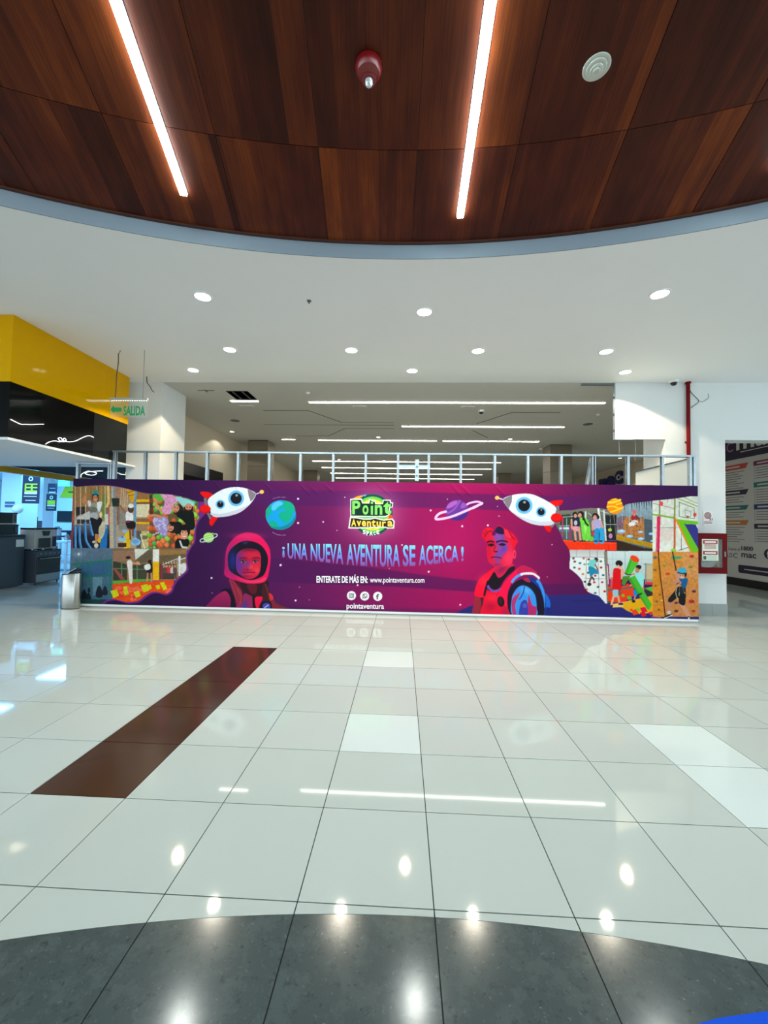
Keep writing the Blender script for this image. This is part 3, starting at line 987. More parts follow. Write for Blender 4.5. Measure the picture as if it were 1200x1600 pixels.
# ball pit
R(G((86, 92, 52), (120, 70, 48), 240, 1050), 310, 200, 1010, 1050)
rs = random.Random(3)
bc = [(214, 110, 70), (124, 176, 72), (72, 168, 96), (226, 126, 84), (150, 190, 84), (196, 92, 60)]
for i in range(150):
    bx, by = rs.uniform(300, 1000), rs.uniform(240, 1050); c = bc[rs.randrange(6)]
    r = rs.uniform(32, 44)
    E(tuple(x * .72 for x in c), bx, by + 5, r); E(c, bx - 3, by - 3, r * .86); B(tuple(min(255, x * 1.25) for x in c), bx - 10, by - 12, r * .35, alpha=.7)
P((22, 24, 20), [(310, 270), (360, 260), (360, 560), (310, 560)], .6)
S((94, 170, 70), [(350, 280), (430, 240), (530, 330), (440, 350)])
S((204, 140, 110), [(370, 320), (410, 320), (440, 430), (500, 480), (480, 510), (410, 440)])
S((214, 150, 190), [(480, 260), (590, 250), (690, 290), (720, 350), (640, 420), (610, 530), (520, 530), (490, 480), (530, 360)]); mottle(480, 250, 720, 530, .3, 1.2)
S((150, 206, 214), [(690, 285), (840, 320), (950, 370), (940, 420), (820, 430), (740, 370)])
E((44, 28, 24), 726, 478, 74, 80, 20); E((200, 140, 116), 690, 458, 48, 56, 25); E((60, 30, 26), 675, 440, 9); E((60, 30, 26), 715, 450, 9); L((150, 50, 50), [(670, 490), (700, 500)], 12)
E((30, 22, 20), 874, 462, 66, 66); E((200, 140, 114), 872, 432, 50, 50); L((60, 30, 26), [(840, 440), (860, 440)], 10); L((60, 30, 26), [(885, 440), (905, 440)], 10); L((150, 60, 56), [(850, 475), (890, 475)], 10)
S((14, 18, 18), [(700, 560), (780, 480), (860, 520), (940, 510), (960, 620), (960, 740), (880, 760), (800, 640)]); S((16, 18, 20), [(690, 650), (780, 680), (760, 800), (680, 820)])
S((156, 140, 196), [(360, 620), (500, 570), (580, 620), (570, 760), (560, 860), (500, 850), (400, 740)])
for i in range(40):
    E((196, 186, 224), rs.uniform(370, 570), rs.uniform(590, 840), 13)
S((204, 136, 104), [(310, 545), (400, 540), (500, 570), (470, 600), (380, 575), (310, 575)])
E((24, 18, 20), 648, 728, 84, 84); E((204, 142, 122), 612, 732, 48, 54); E((24, 18, 20), 650, 688, 44, 22); E((50, 26, 26), 600, 705, 8); E((50, 26, 26), 640, 705, 8); L((160, 50, 56), [(595, 755), (635, 755)], 12)
S((15, 18, 20), [(680, 950), (720, 890), (780, 900), (870, 900), (880, 980), (800, 1060), (690, 1050)]); E((18, 14, 16), 815, 785, 82, 98); E((212, 150, 128), 810, 830, 52, 72); E((18, 14, 16), 812, 752, 44, 26); E((46, 24, 24), 788, 795, 9); E((46, 24, 24), 835, 795, 9); L((250, 240, 235), [(795, 865), (830, 862)], 11); L((170, 60, 60), [(790, 875), (832, 873)], 8)
P((206, 200, 200), [(735, 920), (760, 920), (790, 1000), (860, 1010), (850, 1060), (770, 1020)])
# dark blue trampoline snapshot
view(105, 850, 6)
R(G((92, 110, 130), (58, 92, 118), 40, 560), -40, 38, 425, 580)
P((46, 86, 128), [(120, 180), (420, 160), (420, 300), (120, 300)], .7); E((226, 232, 236), 108, 95, 12); B((170, 190, 205), 108, 95, 50, 30, 0, .5)
for x in (90, 150, 310):
    L((60, 74, 90), [(x, 45), (x, 540)], 4, .6)
for pts, wd in (([(60, 190), (425, 150)], 20), ([(210, 180), (215, 540)], 14), ([(390, 150), (412, 540)], 18), ([(140, 310), (420, 295)], 14), ([(140, 380), (420, 375)], 8), ([(40, 190), (110, 210), (150, 300)], 10)):
    L((44, 108, 98), pts, wd)
for i in range(12):
    x = 150 + i * 22
    L((66, 100, 110), [(x, 310), (x, 520)], 2, .5)
P((150, 186, 204), [(240, 310), (330, 310), (320, 480), (240, 480)], .35)
for x, y, r in ((160, 480, 30), (300, 450, 34), (355, 440, 26), (205, 430, 14), (200, 500, 26)):
    S((22, 30, 42), [(x - r, y + r), (x - r * .6, y - r), (x, y - r * 1.8), (x + r * .6, y - r), (x + r, y + r), (x, y + r * 1.6)])
R((24, 60, 62), 120, 520, 410, 570); L((26, 40, 44), [(20, 260), (130, 240)], 16); mottle(-40, 38, 425, 560, .16, 1.5)
# foam pit
R(G((122, 100, 80), (150, 112, 78), 40, 340, None, 1), 425, 40, 1120, 340)
R((150, 112, 92), 430, 60, 630, 160); P((216, 216, 206), [(630, 46), (770, 46), (640, 150)]); P((96, 84, 66), [(640, 150), (770, 60), (800, 60), (800, 160), (640, 190)]); R((150, 112, 70), 862, 56, 1110, 100); P((104, 86, 64), [(862, 110), (1110, 90), (1110, 130), (862, 200)])
P((40, 46, 42), [(430, 160), (560, 190), (560, 340), (430, 340)], .85); P((52, 54, 50), [(610, 200), (800, 180), (800, 330), (610, 330)], .85); R((54, 50, 46), 862, 190, 1000, 330, .8)
for x in (510, 655):
    L((90, 120, 80), [(x, 160), (x, 330)], 12)
L((96, 128, 88), [(430, 230), (800, 240)], 8)
for i in range(7):
    L((210, 208, 206), [(900 + i * 26, 175 - i * 7), (905 + i * 26, 300 - i * 8)], 5, .8)
L((214, 214, 214), [(880, 200), (1050, 130)], 6); L((222, 222, 224), [(1053, 120), (1053, 290)], 20); L((216, 216, 220), [(1040, 150), (1110, 130)], 8); S((214, 212, 214), [(1060, 200), (1110, 180), (1112, 250), (1070, 280)])
P((150, 76, 70), [(430, 230), (460, 230), (545, 335), (500, 335)])
R((232, 228, 224), 803, 50, 862, 165); R((236, 178, 44), 803, 165, 862, 340)
P((92, 160, 60), [(425, 345), (800, 325), (800, 345), (425, 375)]); P((150, 46, 60), [(877, 180), (890, 180), (890, 330), (877, 330)])
P((226, 84, 48), [(425, 375), (1000, 335), (990, 460), (700, 520), (600, 560), (425, 540)])
for i in range(26):
    x, y = rs.uniform(430, 960), rs.uniform(395, 530)
    P((238, 110, 84) if i % 3 else (210, 70, 50), [(x, y), (x + 50, y - 14), (x + 70, y + 12), (x + 16, y + 28)])
for x, y, s in ((445, 465, 40), (545, 420, 24), (655, 470, 34), (730, 415, 40), (770, 405, 24), (895, 380, 26), (910, 408, 26), (850, 405, 24), (550, 455, 28)):
    P((206, 204, 62), [(x - s, y - s * .6), (x + s * .5, y - s), (x + s, y + s * .5), (x - s * .3, y + s)])
E((206, 140, 110), 578, 140, 18, 22); E((30, 24, 24), 572, 128, 24, 14); L((204, 140, 110), [(600, 175), (680, 190)], 16); S((226, 218, 214), [(560, 165), (605, 160), (612, 250), (610, 360), (585, 360), (572, 250)]); E((214, 150, 116), 660, 180, 20, 16)
S((30, 26, 30), [(745, 190), (790, 170), (800, 260), (760, 280), (740, 250)]); S((230, 228, 228), [(720, 205), (770, 185), (780, 230), (740, 245)]); L((206, 140, 110), [(755, 275), (750, 345)], 14); L((206, 140, 110), [(788, 275), (792, 350)], 14); E((40, 28, 26), 775, 165, 16, 18)
for x, c in ((935, (190, 50, 60)), (960, (206, 60, 70)), (915, (90, 70, 66)), (985, (200, 190, 190)), (1010, (90, 70, 70))):
    kid(x, 195, 130, c, (70, 60, 60))
mottle(425, 40, 1120, 560, .14, 1.5)
CLIP = None

# ---- right-hand group of snapshots
RIGHT = [(868, 800), (895, 797), (910, 794.6), (935, 794), (955, 796), (973, 791), (983, 787), (1016, 783), (1050, 779.6), (1072, 776.7), (1098, 775), (1098, 972), (1030, 968), (1010, 967), (996, 965), (985, 960), (979, 954), (971, 949), (962, 950), (954, 949), (947, 944), (942, 938), (935, 931), (926, 928), (918, 924), (913, 917), (910, 908), (903, 899), (895, 892), (889, 886), (891, 873), (890, 862), (887, 855), (880, 845), (875, 832), (868, 818)]
S((112, 46, 120), [(p[0] - (1.8 if p[1] > 825 and p[0] < 960 else 0), p[1] + (2.0 if p[1] > 880 else .3)) for p in RIGHT])
CLIP = np.zeros((chh, cw), np.float32)
_w = win(RIGHT); CLIP[_w] = inside(smooth(RIGHT), _w)
# three children on the red block
view(865, 765, 10)
R(G((116, 112, 104), (74, 84, 92), 290, 780), 0, 280, 990, 800)
P((52, 62, 56), [(100, 400), (260, 380), (300, 560), (100, 580)]); R((70, 120, 130), 80, 580, 250, 660); P((30, 30, 34), [(800, 400), (990, 400), (990, 790), (830, 790)]); R((60, 70, 80), 250, 640, 800, 790, .5)
for pts, wd, c in (([(90, 570), (250, 560)], 8, (200, 210, 206)), ([(205, 450), (205, 770)], 10, (130, 190, 170)), ([(150, 430), (300, 420)], 9, (190, 196, 190)), ([(700, 300), (720, 480)], 34, (224, 226, 226)), ([(785, 330), (815, 790)], 28, (198, 206, 208)), ([(730, 330), (860, 370)], 10, (200, 204, 204)), ([(820, 545), (980, 545)], 9, (176, 190, 186)), ([(880, 380), (890, 640)], 5, (160, 160, 150)), ([(500, 350), (500, 460)], 26, (200, 216, 214)), ([(540, 365), (600, 410)], 9, (190, 196, 190)), ([(940, 400), (985, 790)], 10, (120, 116, 110))):
    L(c, pts, wd)
E((180, 190, 90), 880, 630, 30, 26); E((190, 130, 180), 890, 725, 30, 40); R((200, 220, 226), 90, 590, 240, 620); R((150, 60, 100), 240, 560, 275, 780); L((176, 60, 110), [(145, 450), (130, 780)], 20)
P((236, 66, 38), [(100, 780), (480, 815), (990, 825), (990, 955), (230, 950)]); L((252, 110, 70), [(150, 800), (990, 840)], 8); L((200, 44, 30), [(860, 860), (860, 950)], 6)
S((30, 34, 58), [(270, 450), (390, 430), (420, 500), (390, 590), (300, 590)]); E((190, 190, 196), 345, 520, 26, 40); S((222, 150, 176), [(290, 580), (400, 580), (410, 640), (320, 650)]); L((216, 150, 126), [(280, 470), (285, 600)], 28); L((214, 150, 126), [(330, 640), (345, 780)], 34); L((214, 150, 126), [(395, 600), (420, 780)], 34); E((30, 24, 26), 335, 392, 40, 44); E((210, 150, 130), 340, 410, 24, 30); E((40, 24, 26), 332, 404, 4); E((40, 24, 26), 349, 404, 4)
S((118, 204, 82), [(410, 450), (500, 440), (560, 540), (580, 720), (560, 790), (470, 800), (440, 700), (430, 560)]); S((150, 220, 110), [(470, 560), (520, 600), (500, 700)]); L((24, 40, 28), [(470, 440), (500, 520), (540, 560)], 26); E((32, 22, 22), 426, 384, 50, 48); L((32, 22, 22), [(455, 390), (462, 470)], 22); E((212, 154, 130), 410, 402, 27, 33); E((40, 24, 26), 400, 396, 4); E((40, 24, 26), 420, 396, 4); L((190, 70, 70), [(402, 418), (418, 418)], 5); L((60, 130, 50), [(510, 640), (510, 790)], 6); E((110, 190, 76), 590, 770, 40, 40)
E((190, 60, 80), 615, 690, 30, 34)
S((170, 160, 206), [(600, 490), (720, 470), (760, 560), (730, 640), (640, 640)]); L((216, 150, 126), [(740, 500), (765, 600)], 28); L((214, 150, 126), [(605, 520), (610, 630)], 28); L((54, 140, 196), [(680, 640), (665, 810)], 78); L((66, 156, 210), [(750, 630), (755, 810)], 76); E((30, 80, 130), 715, 720, 8, 80); E((34, 24, 26), 652, 416, 54, 50); E((34, 24, 26), 700, 430, 18, 30); E((210, 150, 132), 646, 438, 31, 37); L((40, 22, 24), [(632, 425), (640, 425)], 8); L((40, 22, 24), [(660, 425), (668, 425)], 8); L((200, 80, 90), [(640, 455), (660, 455)], 7)
for x in (330, 430, 480, 660, 740):
    E((40, 34, 44), x, 805, 28, 12)
mottle(0, 280, 990, 955, .12, 1.5)
# rope bridge over the climbing tower
view(960, 770, 8.889)
R(G((150, 170, 184), (86, 102, 116), 120, 640), 30, 100, 530, 810)
for i in range(14):
    x = 60 + i * 34
    P((30, 42, 48), [(x, 100), (x + 22, 100), (x + 14, 200 + 40 * (i % 3))], .8)
P((72, 86, 100), [(410, 360), (530, 380), (530, 760), (420, 640)])
P((176, 118, 70), [(40, 340), (410, 340), (420, 640), (40, 600)]); P((120, 92, 110), [(40, 340), (130, 340), (120, 500), (40, 500)])
for i in range(40):
    E((84, 56, 50), rs.uniform(50, 410), rs.uniform(350, 630), 8)
L((40, 36, 50), [(80, 335), (160, 335)], 8); L((40, 36, 50), [(320, 350), (400, 348)], 8)
for x in (110, 210, 262, 368):
    L((160, 180, 210), [(x, 140), (x, 420)], 6)
P((196, 150, 50), [(30, 590), (530, 700), (530, 770), (30, 650)])
for i in range(22):
    x = 40 + i * 22
    L((120, 84, 30), [(x, 600 + (x - 30) * .22), (x + 14, 650 + (x - 30) * .24)], 6)
P((52, 34, 26), [(30, 655), (420, 770), (530, 775), (530, 812), (30, 812)])
for cx, cy, rx in ((95, 535, 58), (212, 605, 44), (368, 640, 46), (365, 545, 36), (510, 570, 36), (520, 670, 24)):
    E((140, 182, 226), cx, cy, rx, rx * .45); E((180, 212, 240), cx, cy - 6, rx * .6, rx * .25)
E((150, 44, 52), 275, 345, 44, 50); E((196, 132, 110), 275, 290, 24, 34); E((214, 110, 116), 278, 262, 30, 24); E((206, 200, 206), 280, 410, 50, 34); E((222, 222, 228), 240, 438, 44, 28); L((190, 128, 104), [(300, 420), (350, 440)], 24); L((180, 120, 100), [(245, 460), (225, 570)], 18); L((40, 36, 44), [(310, 320), (345, 380)], 14)
mottle(30, 100, 530, 812, .16, 1.5)
# white mesh court
R(G((212, 214, 208), (226, 226, 220), 60, 800), 530, 50, 1170, 830)
mottle(530, 50, 1170, 830, .14, 3.5)
for i in range(10):
    L((186, 190, 186), [(540, 120 + i * 60), (830, 180 + i * 60)], 4, .5)
for pts, wd, c in (([(628, 110), (628, 340)], 20, (120, 130, 96)), ([(540, 145), (830, 220)], 7, (150, 80, 90)), ([(530, 300), (840, 350)], 22, (126, 160, 60)), ([(840, 90), (835, 360)], 22, (130, 140, 70)), ([(838, 360), (835, 800)], 28, (196, 100, 56)), ([(545, 485), (880, 485)], 8, (120, 120, 118)), ([(615, 350), (600, 820)], 52, (206, 52, 92)), ([(590, 360), (588, 820)], 8, (236, 130, 160)), ([(900, 130), (1110, 210), (1110, 360), (900, 330), (900, 130)], 9, (92, 120, 88)), ([(980, 235), (1060, 260), (1060, 330), (985, 315), (980, 235)], 6, (92, 120, 100)), ([(880, 80), (1160, 190)], 14, (150, 170, 90)), ([(980, 70), (1160, 150)], 8, (130, 140, 100)), ([(930, 560), (930, 800)], 8, (110, 110, 108)), ([(890, 800), (1020, 760)], 8, (60, 66, 62)), ([(735, 80), (735, 140)], 6, (170, 90, 100))):
    L(c, pts, wd)
E((216, 84, 92), 650, 150, 28, 34); E((210, 76, 84), 1117, 305, 24, 28); E((160, 90, 76), 1017, 335, 20, 18); P((220, 196, 190), [(640, 500), (810, 500), (800, 660), (640, 680)], .6)
P((226, 132, 56), [(838, 360), (880, 370), (1130, 830), (1060, 830)]); P((112, 190, 52), [(870, 365), (1165, 400), (1165, 440), (970, 430), (1165, 780), (1165, 830), (1080, 830)]); P((54, 52, 132), [(970, 432), (1130, 440), (1165, 520), (1165, 780)]); E((150, 196, 70), 820, 800, 40, 24)
# white climbing wall
view(880, 855, 10)
R(G((186, 184, 186), (214, 214, 218), 50, 160), 100, 40, 650, 160)
P((226, 228, 232), [(100, 155), (640, 160), (690, 880), (100, 880)])
for pts in ([(100, 150), (640, 160)], [(330, 485), (665, 495)], [(365, 160), (350, 700)], [(545, 190), (565, 780)], [(205, 50), (205, 140)], [(415, 50), (415, 150)], [(530, 50), (530, 150)]):
    L((140, 140, 150), pts, 9)
for x, y, c in ((180, 225, (110, 60, 70)), (262, 250, (50, 110, 150)), (335, 268, (150, 160, 130)), (175, 318, (80, 96, 96)), (252, 338, (206, 90, 80)), (308, 420, (206, 130, 70)), (398, 190, (150, 60, 60)), (588, 222, (80, 110, 100)), (592, 318, (190, 40, 60)), (625, 437, (40, 100, 120)), (500, 445, (180, 50, 70)), (485, 548, (206, 50, 70)), (610, 548, (210, 60, 70)), (545, 620, (70, 110, 56)), (340, 540, (70, 80, 70)), (648, 690, (200, 40, 60)), (500, 715, (80, 110, 130)), (365, 660, (210, 100, 80)), (400, 265, (80, 96, 110)), (390, 400, (60, 90, 120)), (160, 175, (90, 80, 90)), (320, 175, (180, 120, 110))):
    E(c, x, y, 22, 17)
E((46, 30, 28), 515, 195, 34, 34); E((120, 80, 66), 520, 215, 20, 22); S((122, 200, 200), [(410, 210), (490, 190), (515, 260), (480, 320), (400, 310)]); S((50, 130, 166), [(395, 310), (480, 320), (550, 380), (550, 420), (480, 420), (440, 470), (420, 460)]); L((130, 90, 76), [(500, 270), (545, 360)], 22); L((120, 82, 70), [(440, 470), (410, 540)], 30); E((36, 34, 50), 408, 580, 34, 26); L((40, 34, 40), [(455, 470), (480, 510)], 24)
# children with the foam beams
view(940, 860, 13.333)
R(G((206, 220, 224), (190, 196, 200), 20, 560), 110, 15, 1075, 600)
for x in (230, 300, 490, 600, 740, 830):
    L((150, 180, 190), [(x, 40), (x, 540)], 6 if x != 490 else 24, .7)
for y in (180, 260, 300):
    L((160, 180, 184), [(130, y), (1060, y + 10)], 6, .7)
P((126, 120, 110), [(50, 20), (120, 20), (145, 1100), (110, 1100)]); L((150, 40, 96), [(130, 300), (155, 760)], 40); L((230, 228, 226), [(118, 320), (140, 700)], 14); R((216, 110, 110), 180, 560, 240, 780, .8)
R((196, 172, 130), 930, 300, 1070, 660, .8); L((130, 134, 136), [(920, 280), (915, 700)], 24); L((90, 120, 130), [(880, 290), (1060, 290)], 12); P((206, 60, 80), [(920, 660), (1060, 660), (1060, 720), (900, 710)])
P((226, 70, 44), [(130, 760), (660, 720), (680, 940), (440, 1080), (130, 1090)]); P((100, 96, 94), [(130, 800), (650, 750), (650, 790), (130, 850)]); P((236, 130, 90), [(490, 740), (640, 700), (630, 740)])
P((96, 176, 70), [(890, 790), (1060, 750), (1060, 870)]); P((36, 46, 48), [(880, 790), (1060, 880), (1060, 945), (960, 940)])
P((226, 166, 46), [(230, 1120), (700, 1020), (1070, 940), (1070, 1300), (700, 1330), (400, 1200)]); P((236, 196, 120), [(230, 1120), (470, 1080), (450, 1180), (230, 1190)])
for x, y, s, c in ((450, 940, 40, (110, 180, 60)), (580, 990, 56, (100, 170, 62)), (160, 1080, 34, (60, 80, 50)), (700, 1290, 80, (236, 76, 50)), (880, 1240, 80, (226, 36, 70)), (870, 1330, 70, (216, 30, 60)), (760, 1230, 50, (130, 190, 60)), (1030, 1310, 50, (230, 60, 70)), (620, 1240, 40, (230, 90, 60)), (460, 1030, 60, (226, 60, 60)), (540, 720, 40, (230, 60, 60))):
    P(c, [(x - s, y - s * .5), (x + s * .3, y - s * .8), (x + s, y + s * .4), (x - s * .4, y + s * .8)])
S((34, 130, 206), [(665, 830), (760, 820), (740, 940), (680, 950)]); L((196, 140, 110), [(700, 950), (680, 1040)], 32); E((40, 28, 26), 665, 1060, 40, 30)
L((196, 140, 112), [(855, 640), (865, 850)], 42); S((150, 222, 222), [(690, 500), (830, 470), (880, 600), (850, 780), (790, 770), (720, 640)])
E((24, 20, 22), 770, 350, 58, 50); E((190, 128, 100), 745, 410, 46, 60, 10); E((26, 20, 22), 785, 345, 46, 40)
P((76, 132, 52), [(430, 540), (600, 530), (470, 740), (425, 700)]); P((80, 176, 62), [(550, 590), (690, 520), (1050, 1130), (1000, 1240), (960, 1230)]); P((64, 150, 52), [(550, 590), (600, 560), (990, 1240), (960, 1230)])
P((84, 184, 66), [(600, 150), (770, 250), (610, 510), (480, 480)]); P((66, 160, 56), [(600, 150), (640, 170), (530, 500), (480, 480)]); E((232, 76, 46), 690, 175, 100, 60, 30)
L((30, 34, 30), [(480, 470), (540, 510), (620, 510)], 22); L((30, 36, 30), [(760, 930), (830, 900)], 30); L((190, 140, 110), [(630, 500), (680, 490)], 34)
L((222, 168, 144), [(430, 400), (460, 470), (420, 540)], 50); S((214, 20, 44), [(250, 390), (330, 370), (400, 400), (400, 560), (410, 800), (330, 830), (230, 810), (235, 560)])
S((150, 190, 210), [(235, 830), (350, 830), (340, 960), (250, 960)]); R((120, 86, 80), 345, 830, 400, 930); L((226, 172, 140), [(250, 960), (205, 1130)], 44); L((216, 160, 130), [(345, 960), (370, 1080)], 44); E((70, 40, 60), 205, 1155, 36, 20); E((50, 40, 84), 400, 1115, 56, 24)
E((226, 170, 148), 385, 320, 46, 66); E((24, 22, 24), 365, 270, 76, 62, 10); E((226, 170, 148), 350, 330, 22, 32)
# orange climbing wall
view(1010, 855, 13.333)
R(G((210, 140, 74), (196, 128, 80), 100, 1480), 130, 95, 1090, 1520)
P((206, 134, 50), [(130, 300), (290, 200), (330, 900), (400, 1450), (180, 1450), (130, 1400)], .7); P((216, 160, 120), [(760, 130), (1080, 110), (1080, 700), (760, 500)], .4)
mottle(130, 95, 1090, 1480, .18, 2.2)
for x, y, c, r in ((370, 385, (120, 140, 40), 38), (445, 555, (196, 70, 40), 46), (410, 740, (140, 140, 50), 30), (945, 190, (176, 50, 44), 48), (920, 410, (100, 130, 44), 40), (990, 920, (60, 44, 76), 44), (945, 1130, (166, 46, 54), 60), (620, 1160, (70, 56, 96), 40), (620, 1330, (70, 50, 54), 44), (980, 1330, (150, 70, 44), 42), (190, 805, (120, 60, 40), 24), (215, 1130, (110, 84, 70), 30), (280, 990, (130, 90, 60), 30), (180, 470, (120, 90, 60), 34), (180, 215, (96, 90, 92), 44), (320, 1110, (230, 180, 90), 26), (260, 1300, (110, 66, 50), 26), (380, 200, (190, 120, 50), 30), (670, 310, (196, 120, 50), 40), (900, 690, (196, 130, 76), 44)):
    E(c, x, y, r, r * .62); B(tuple(min(255, q * 1.35) for q in c), x - r * .2, y - r * .2, r * .5, r * .25, 0, .6)
S((106, 160, 96), [(510, 200), (620, 180), (750, 205), (700, 245), (560, 260)]); L((50, 110, 90), [(530, 222), (720, 215)], 14, .7)
LS((70, 30, 26), [(250, 100), (285, 560), (350, 1060), (390, 1400)], 24); L((54, 34, 34), [(545, 100), (620, 490)], 26)
R((38, 44, 110), 300, 1450, 1090, 1540); P((120, 60, 130), [(100, 1440), (320, 1470), (300, 1530), (100, 1530)])
L((206, 150, 124), [(730, 1170), (800, 1290), (880, 1440)], 96); L((190, 132, 106), [(440, 1140), (480, 1180), (470, 1330)], 74)
S((24, 22, 24), [(450, 1090), (600, 900), (640, 830), (800, 840), (820, 960), (800, 1200), (680, 1170), (660, 1050), (510, 1150)]); L((210, 204, 180), [(640, 820), (610, 950), (640, 1060)], 12); L((200, 196, 150), [(690, 850), (680, 1010)], 12); L((206, 200, 150), [(750, 830), (800, 960)], 14); S((40, 44, 60), [(680, 830), (800, 830), (780, 960), (690, 960)], .7)
S((36, 92, 146), [(650, 650), (780, 630), (860, 660), (850, 760), (810, 850), (720, 800), (690, 700)]); L((204, 142, 118), [(620, 520), (660, 680), (590, 740), (700, 740)], 62); E((196, 134, 112), 610, 740, 58, 50); L((80, 60, 50), [(620, 770), (690, 740)], 18)
E((206, 150, 124), 745, 585, 80, 74); E((40, 26, 28), 800, 570, 40, 50); E((206, 150, 126), 735, 595, 62, 60); E((74, 170, 200), 745, 490, 96, 66); L((24, 34, 44), [(655, 530), (740, 550), (835, 540)], 24); E((30, 22, 26), 705, 585, 10); E((30, 22, 26), 765, 585, 10); L((240, 230, 230), [(715, 625), (760, 625)], 12)
S((34, 34, 40), [(340, 1480), (400, 1430), (470, 1400), (560, 1400), (480, 1450), (400, 1490)]); L((220, 220, 222), [(370, 1482), (450, 1455), (545, 1408)], 16); E((206, 196, 196), 470, 1360, 40, 36); S((40, 40, 56), [(830, 1480), (870, 1440), (930, 1460), (930, 1500)]); E((220, 220, 226), 885, 1480, 22, 20)
CLIP = None

# ---- planets, stars and rockets
view(0, 0, 1)
view(380, 740, 3.243)
for x, y, r in ((278, 128, 5), (278, 250, 5), (405, 245, 4), (515, 120, 3), (950, 187, 4.5), (1110, 267, 5), (190, 463, 5), (265, 643, 5), (580, 565, 4.5), (940, 497, 5), (1100, 665, 4.5), (805, 362, 4), (475, 288, 2.5), (550, 415, 2), (1035, 130, 2.5), (285, 575, 2.5), (335, 640, 2), (740, 480, 2)):
    E((240, 215, 240), x, y, r)
view(700, 740, 4.615)
for x, y, r in ((102, 378, 6), (287, 373, 7), (368, 307, 4), (750, 512, 4), (88, 947, 6), (357, 237, 3), (715, 745, 3)):
    E((240, 215, 240), x, y, r)
view(320, 820, 8.571)
E((240, 215, 240), 90, 713, 13); E((240, 215, 240), 1014, 541, 14); E((190, 160, 200), 98, 912, 6)
view(300, 745, 6.667)
E((52, 156, 224), 925, 398, 157, 153)
for pts in ([(775, 420), (770, 350), (810, 300), (830, 330), (820, 380), (800, 400), (790, 450)], [(800, 490), (820, 460), (870, 470), (900, 520), (860, 530), (830, 525)], [(960, 250), (1040, 275), (1075, 340), (1050, 370), (1035, 430), (980, 480), (940, 460), (905, 400), (930, 365), (960, 360), (965, 330), (930, 330), (880, 360), (900, 320), (950, 290)]):
    S((38, 166, 138), pts)
S((96, 190, 232), [(840, 290), (900, 255), (950, 280), (900, 310), (860, 350), (830, 340)])
P((24, 132, 148), smooth([(820, 522), (930, 520), (1030, 470), (1080, 400), (1075, 450), (1030, 510), (960, 548), (880, 548)]))
LS((170, 130, 180), [(845, 230), (910, 212), (975, 218)], 4); LS((170, 130, 180), [(840, 575), (900, 605), (975, 604)], 5)
def rocket(body, shade, nose, ant, ball, wins, fins, stems, hub):
    for f in fins: S((206, 22, 34), f); S((236, 44, 48), [(p[0] * .8 + f[0][0] * .2, p[1] * .8 + f[0][1] * .2) for p in f], .6)
    for s in stems: P((116, 110, 118), s)
    S((226, 234, 244), body); S((204, 204, 224), shade)
    P((128, 118, 130), nose); L((222, 206, 226), ant, 9); E((246, 190, 106), *ball)
    for x, y, r, q in wins:
        E((104, 174, 232), x, y, r); E((150, 206, 244), x, y, r * .9, r * .9, 0, .5); E((104, 174, 232), x, y, q * 1.18); E((16, 20, 28), x, y, q); E((150, 150, 150), x + q * .08, y - q * .55, q * .22)
    E((190, 16, 30), hub[0], hub[1] + 5, hub[2], hub[3]); E((228, 32, 42), hub[0] - 3, hub[1] - 5, hub[2] * .9, hub[3] * .82)
rocket([(165, 245), (240, 175), (340, 125), (440, 108), (540, 115), (610, 140), (665, 175), (640, 240), (580, 310), (500, 370), (400, 405), (300, 420), (218, 410), (188, 340)],
       [(192, 378), (300, 385), (450, 350), (590, 295), (500, 370), (400, 404), (300, 418), (218, 408)],
       [(578, 128), (625, 150), (667, 177), (645, 225), (612, 260), (590, 200)], [(668, 180), (712, 163)], (727, 157, 22, 20),
       [(460, 225, 82, 58), (295, 287, 48, 33)],
       [[(85, 160), (150, 155), (215, 182), (165, 228), (115, 205)], [(200, 415), (265, 425), (240, 470), (205, 515), (180, 480)]],
       [[(122, 220), (156, 220), (160, 300), (130, 295)], [(150, 372), (170, 372), (205, 425), (185, 447)]], (138, 333, 57, 45))
E((150, 210, 130), 173, 633, 55, 52)
for y in (600, 625, 650): LS((214, 226, 130), [(128, y + 12), (173, y), (220, y - 12)], 9)
LS((200, 220, 226), [(130, 640), (95, 650), (85, 668), (100, 680), (150, 672), (200, 650), (255, 622), (262, 602), (245, 594), (218, 602)], 9)
view(670, 760, 5.4545)
LS((236, 190, 240), [(325, 155), (390, 132), (438, 135), (435, 155), (360, 190)], 16)
E((104, 58, 150), 240, 205, 98, 90)
S((74, 40, 122), [(170, 268), (240, 262), (335, 215), (325, 255), (280, 288), (220, 290)]); S((170, 96, 186), [(150, 185), (180, 140), (235, 122), (240, 145), (190, 180)]); S((150, 84, 176), [(270, 180), (290, 140), (325, 160), (300, 185)]); LS((140, 84, 170), [(160, 225), (220, 190), (260, 120)], 16)
LS((238, 196, 244), [(145, 215), (90, 232), (60, 265), (75, 280), (180, 262), (300, 215), (400, 170), (440, 145)], 20)
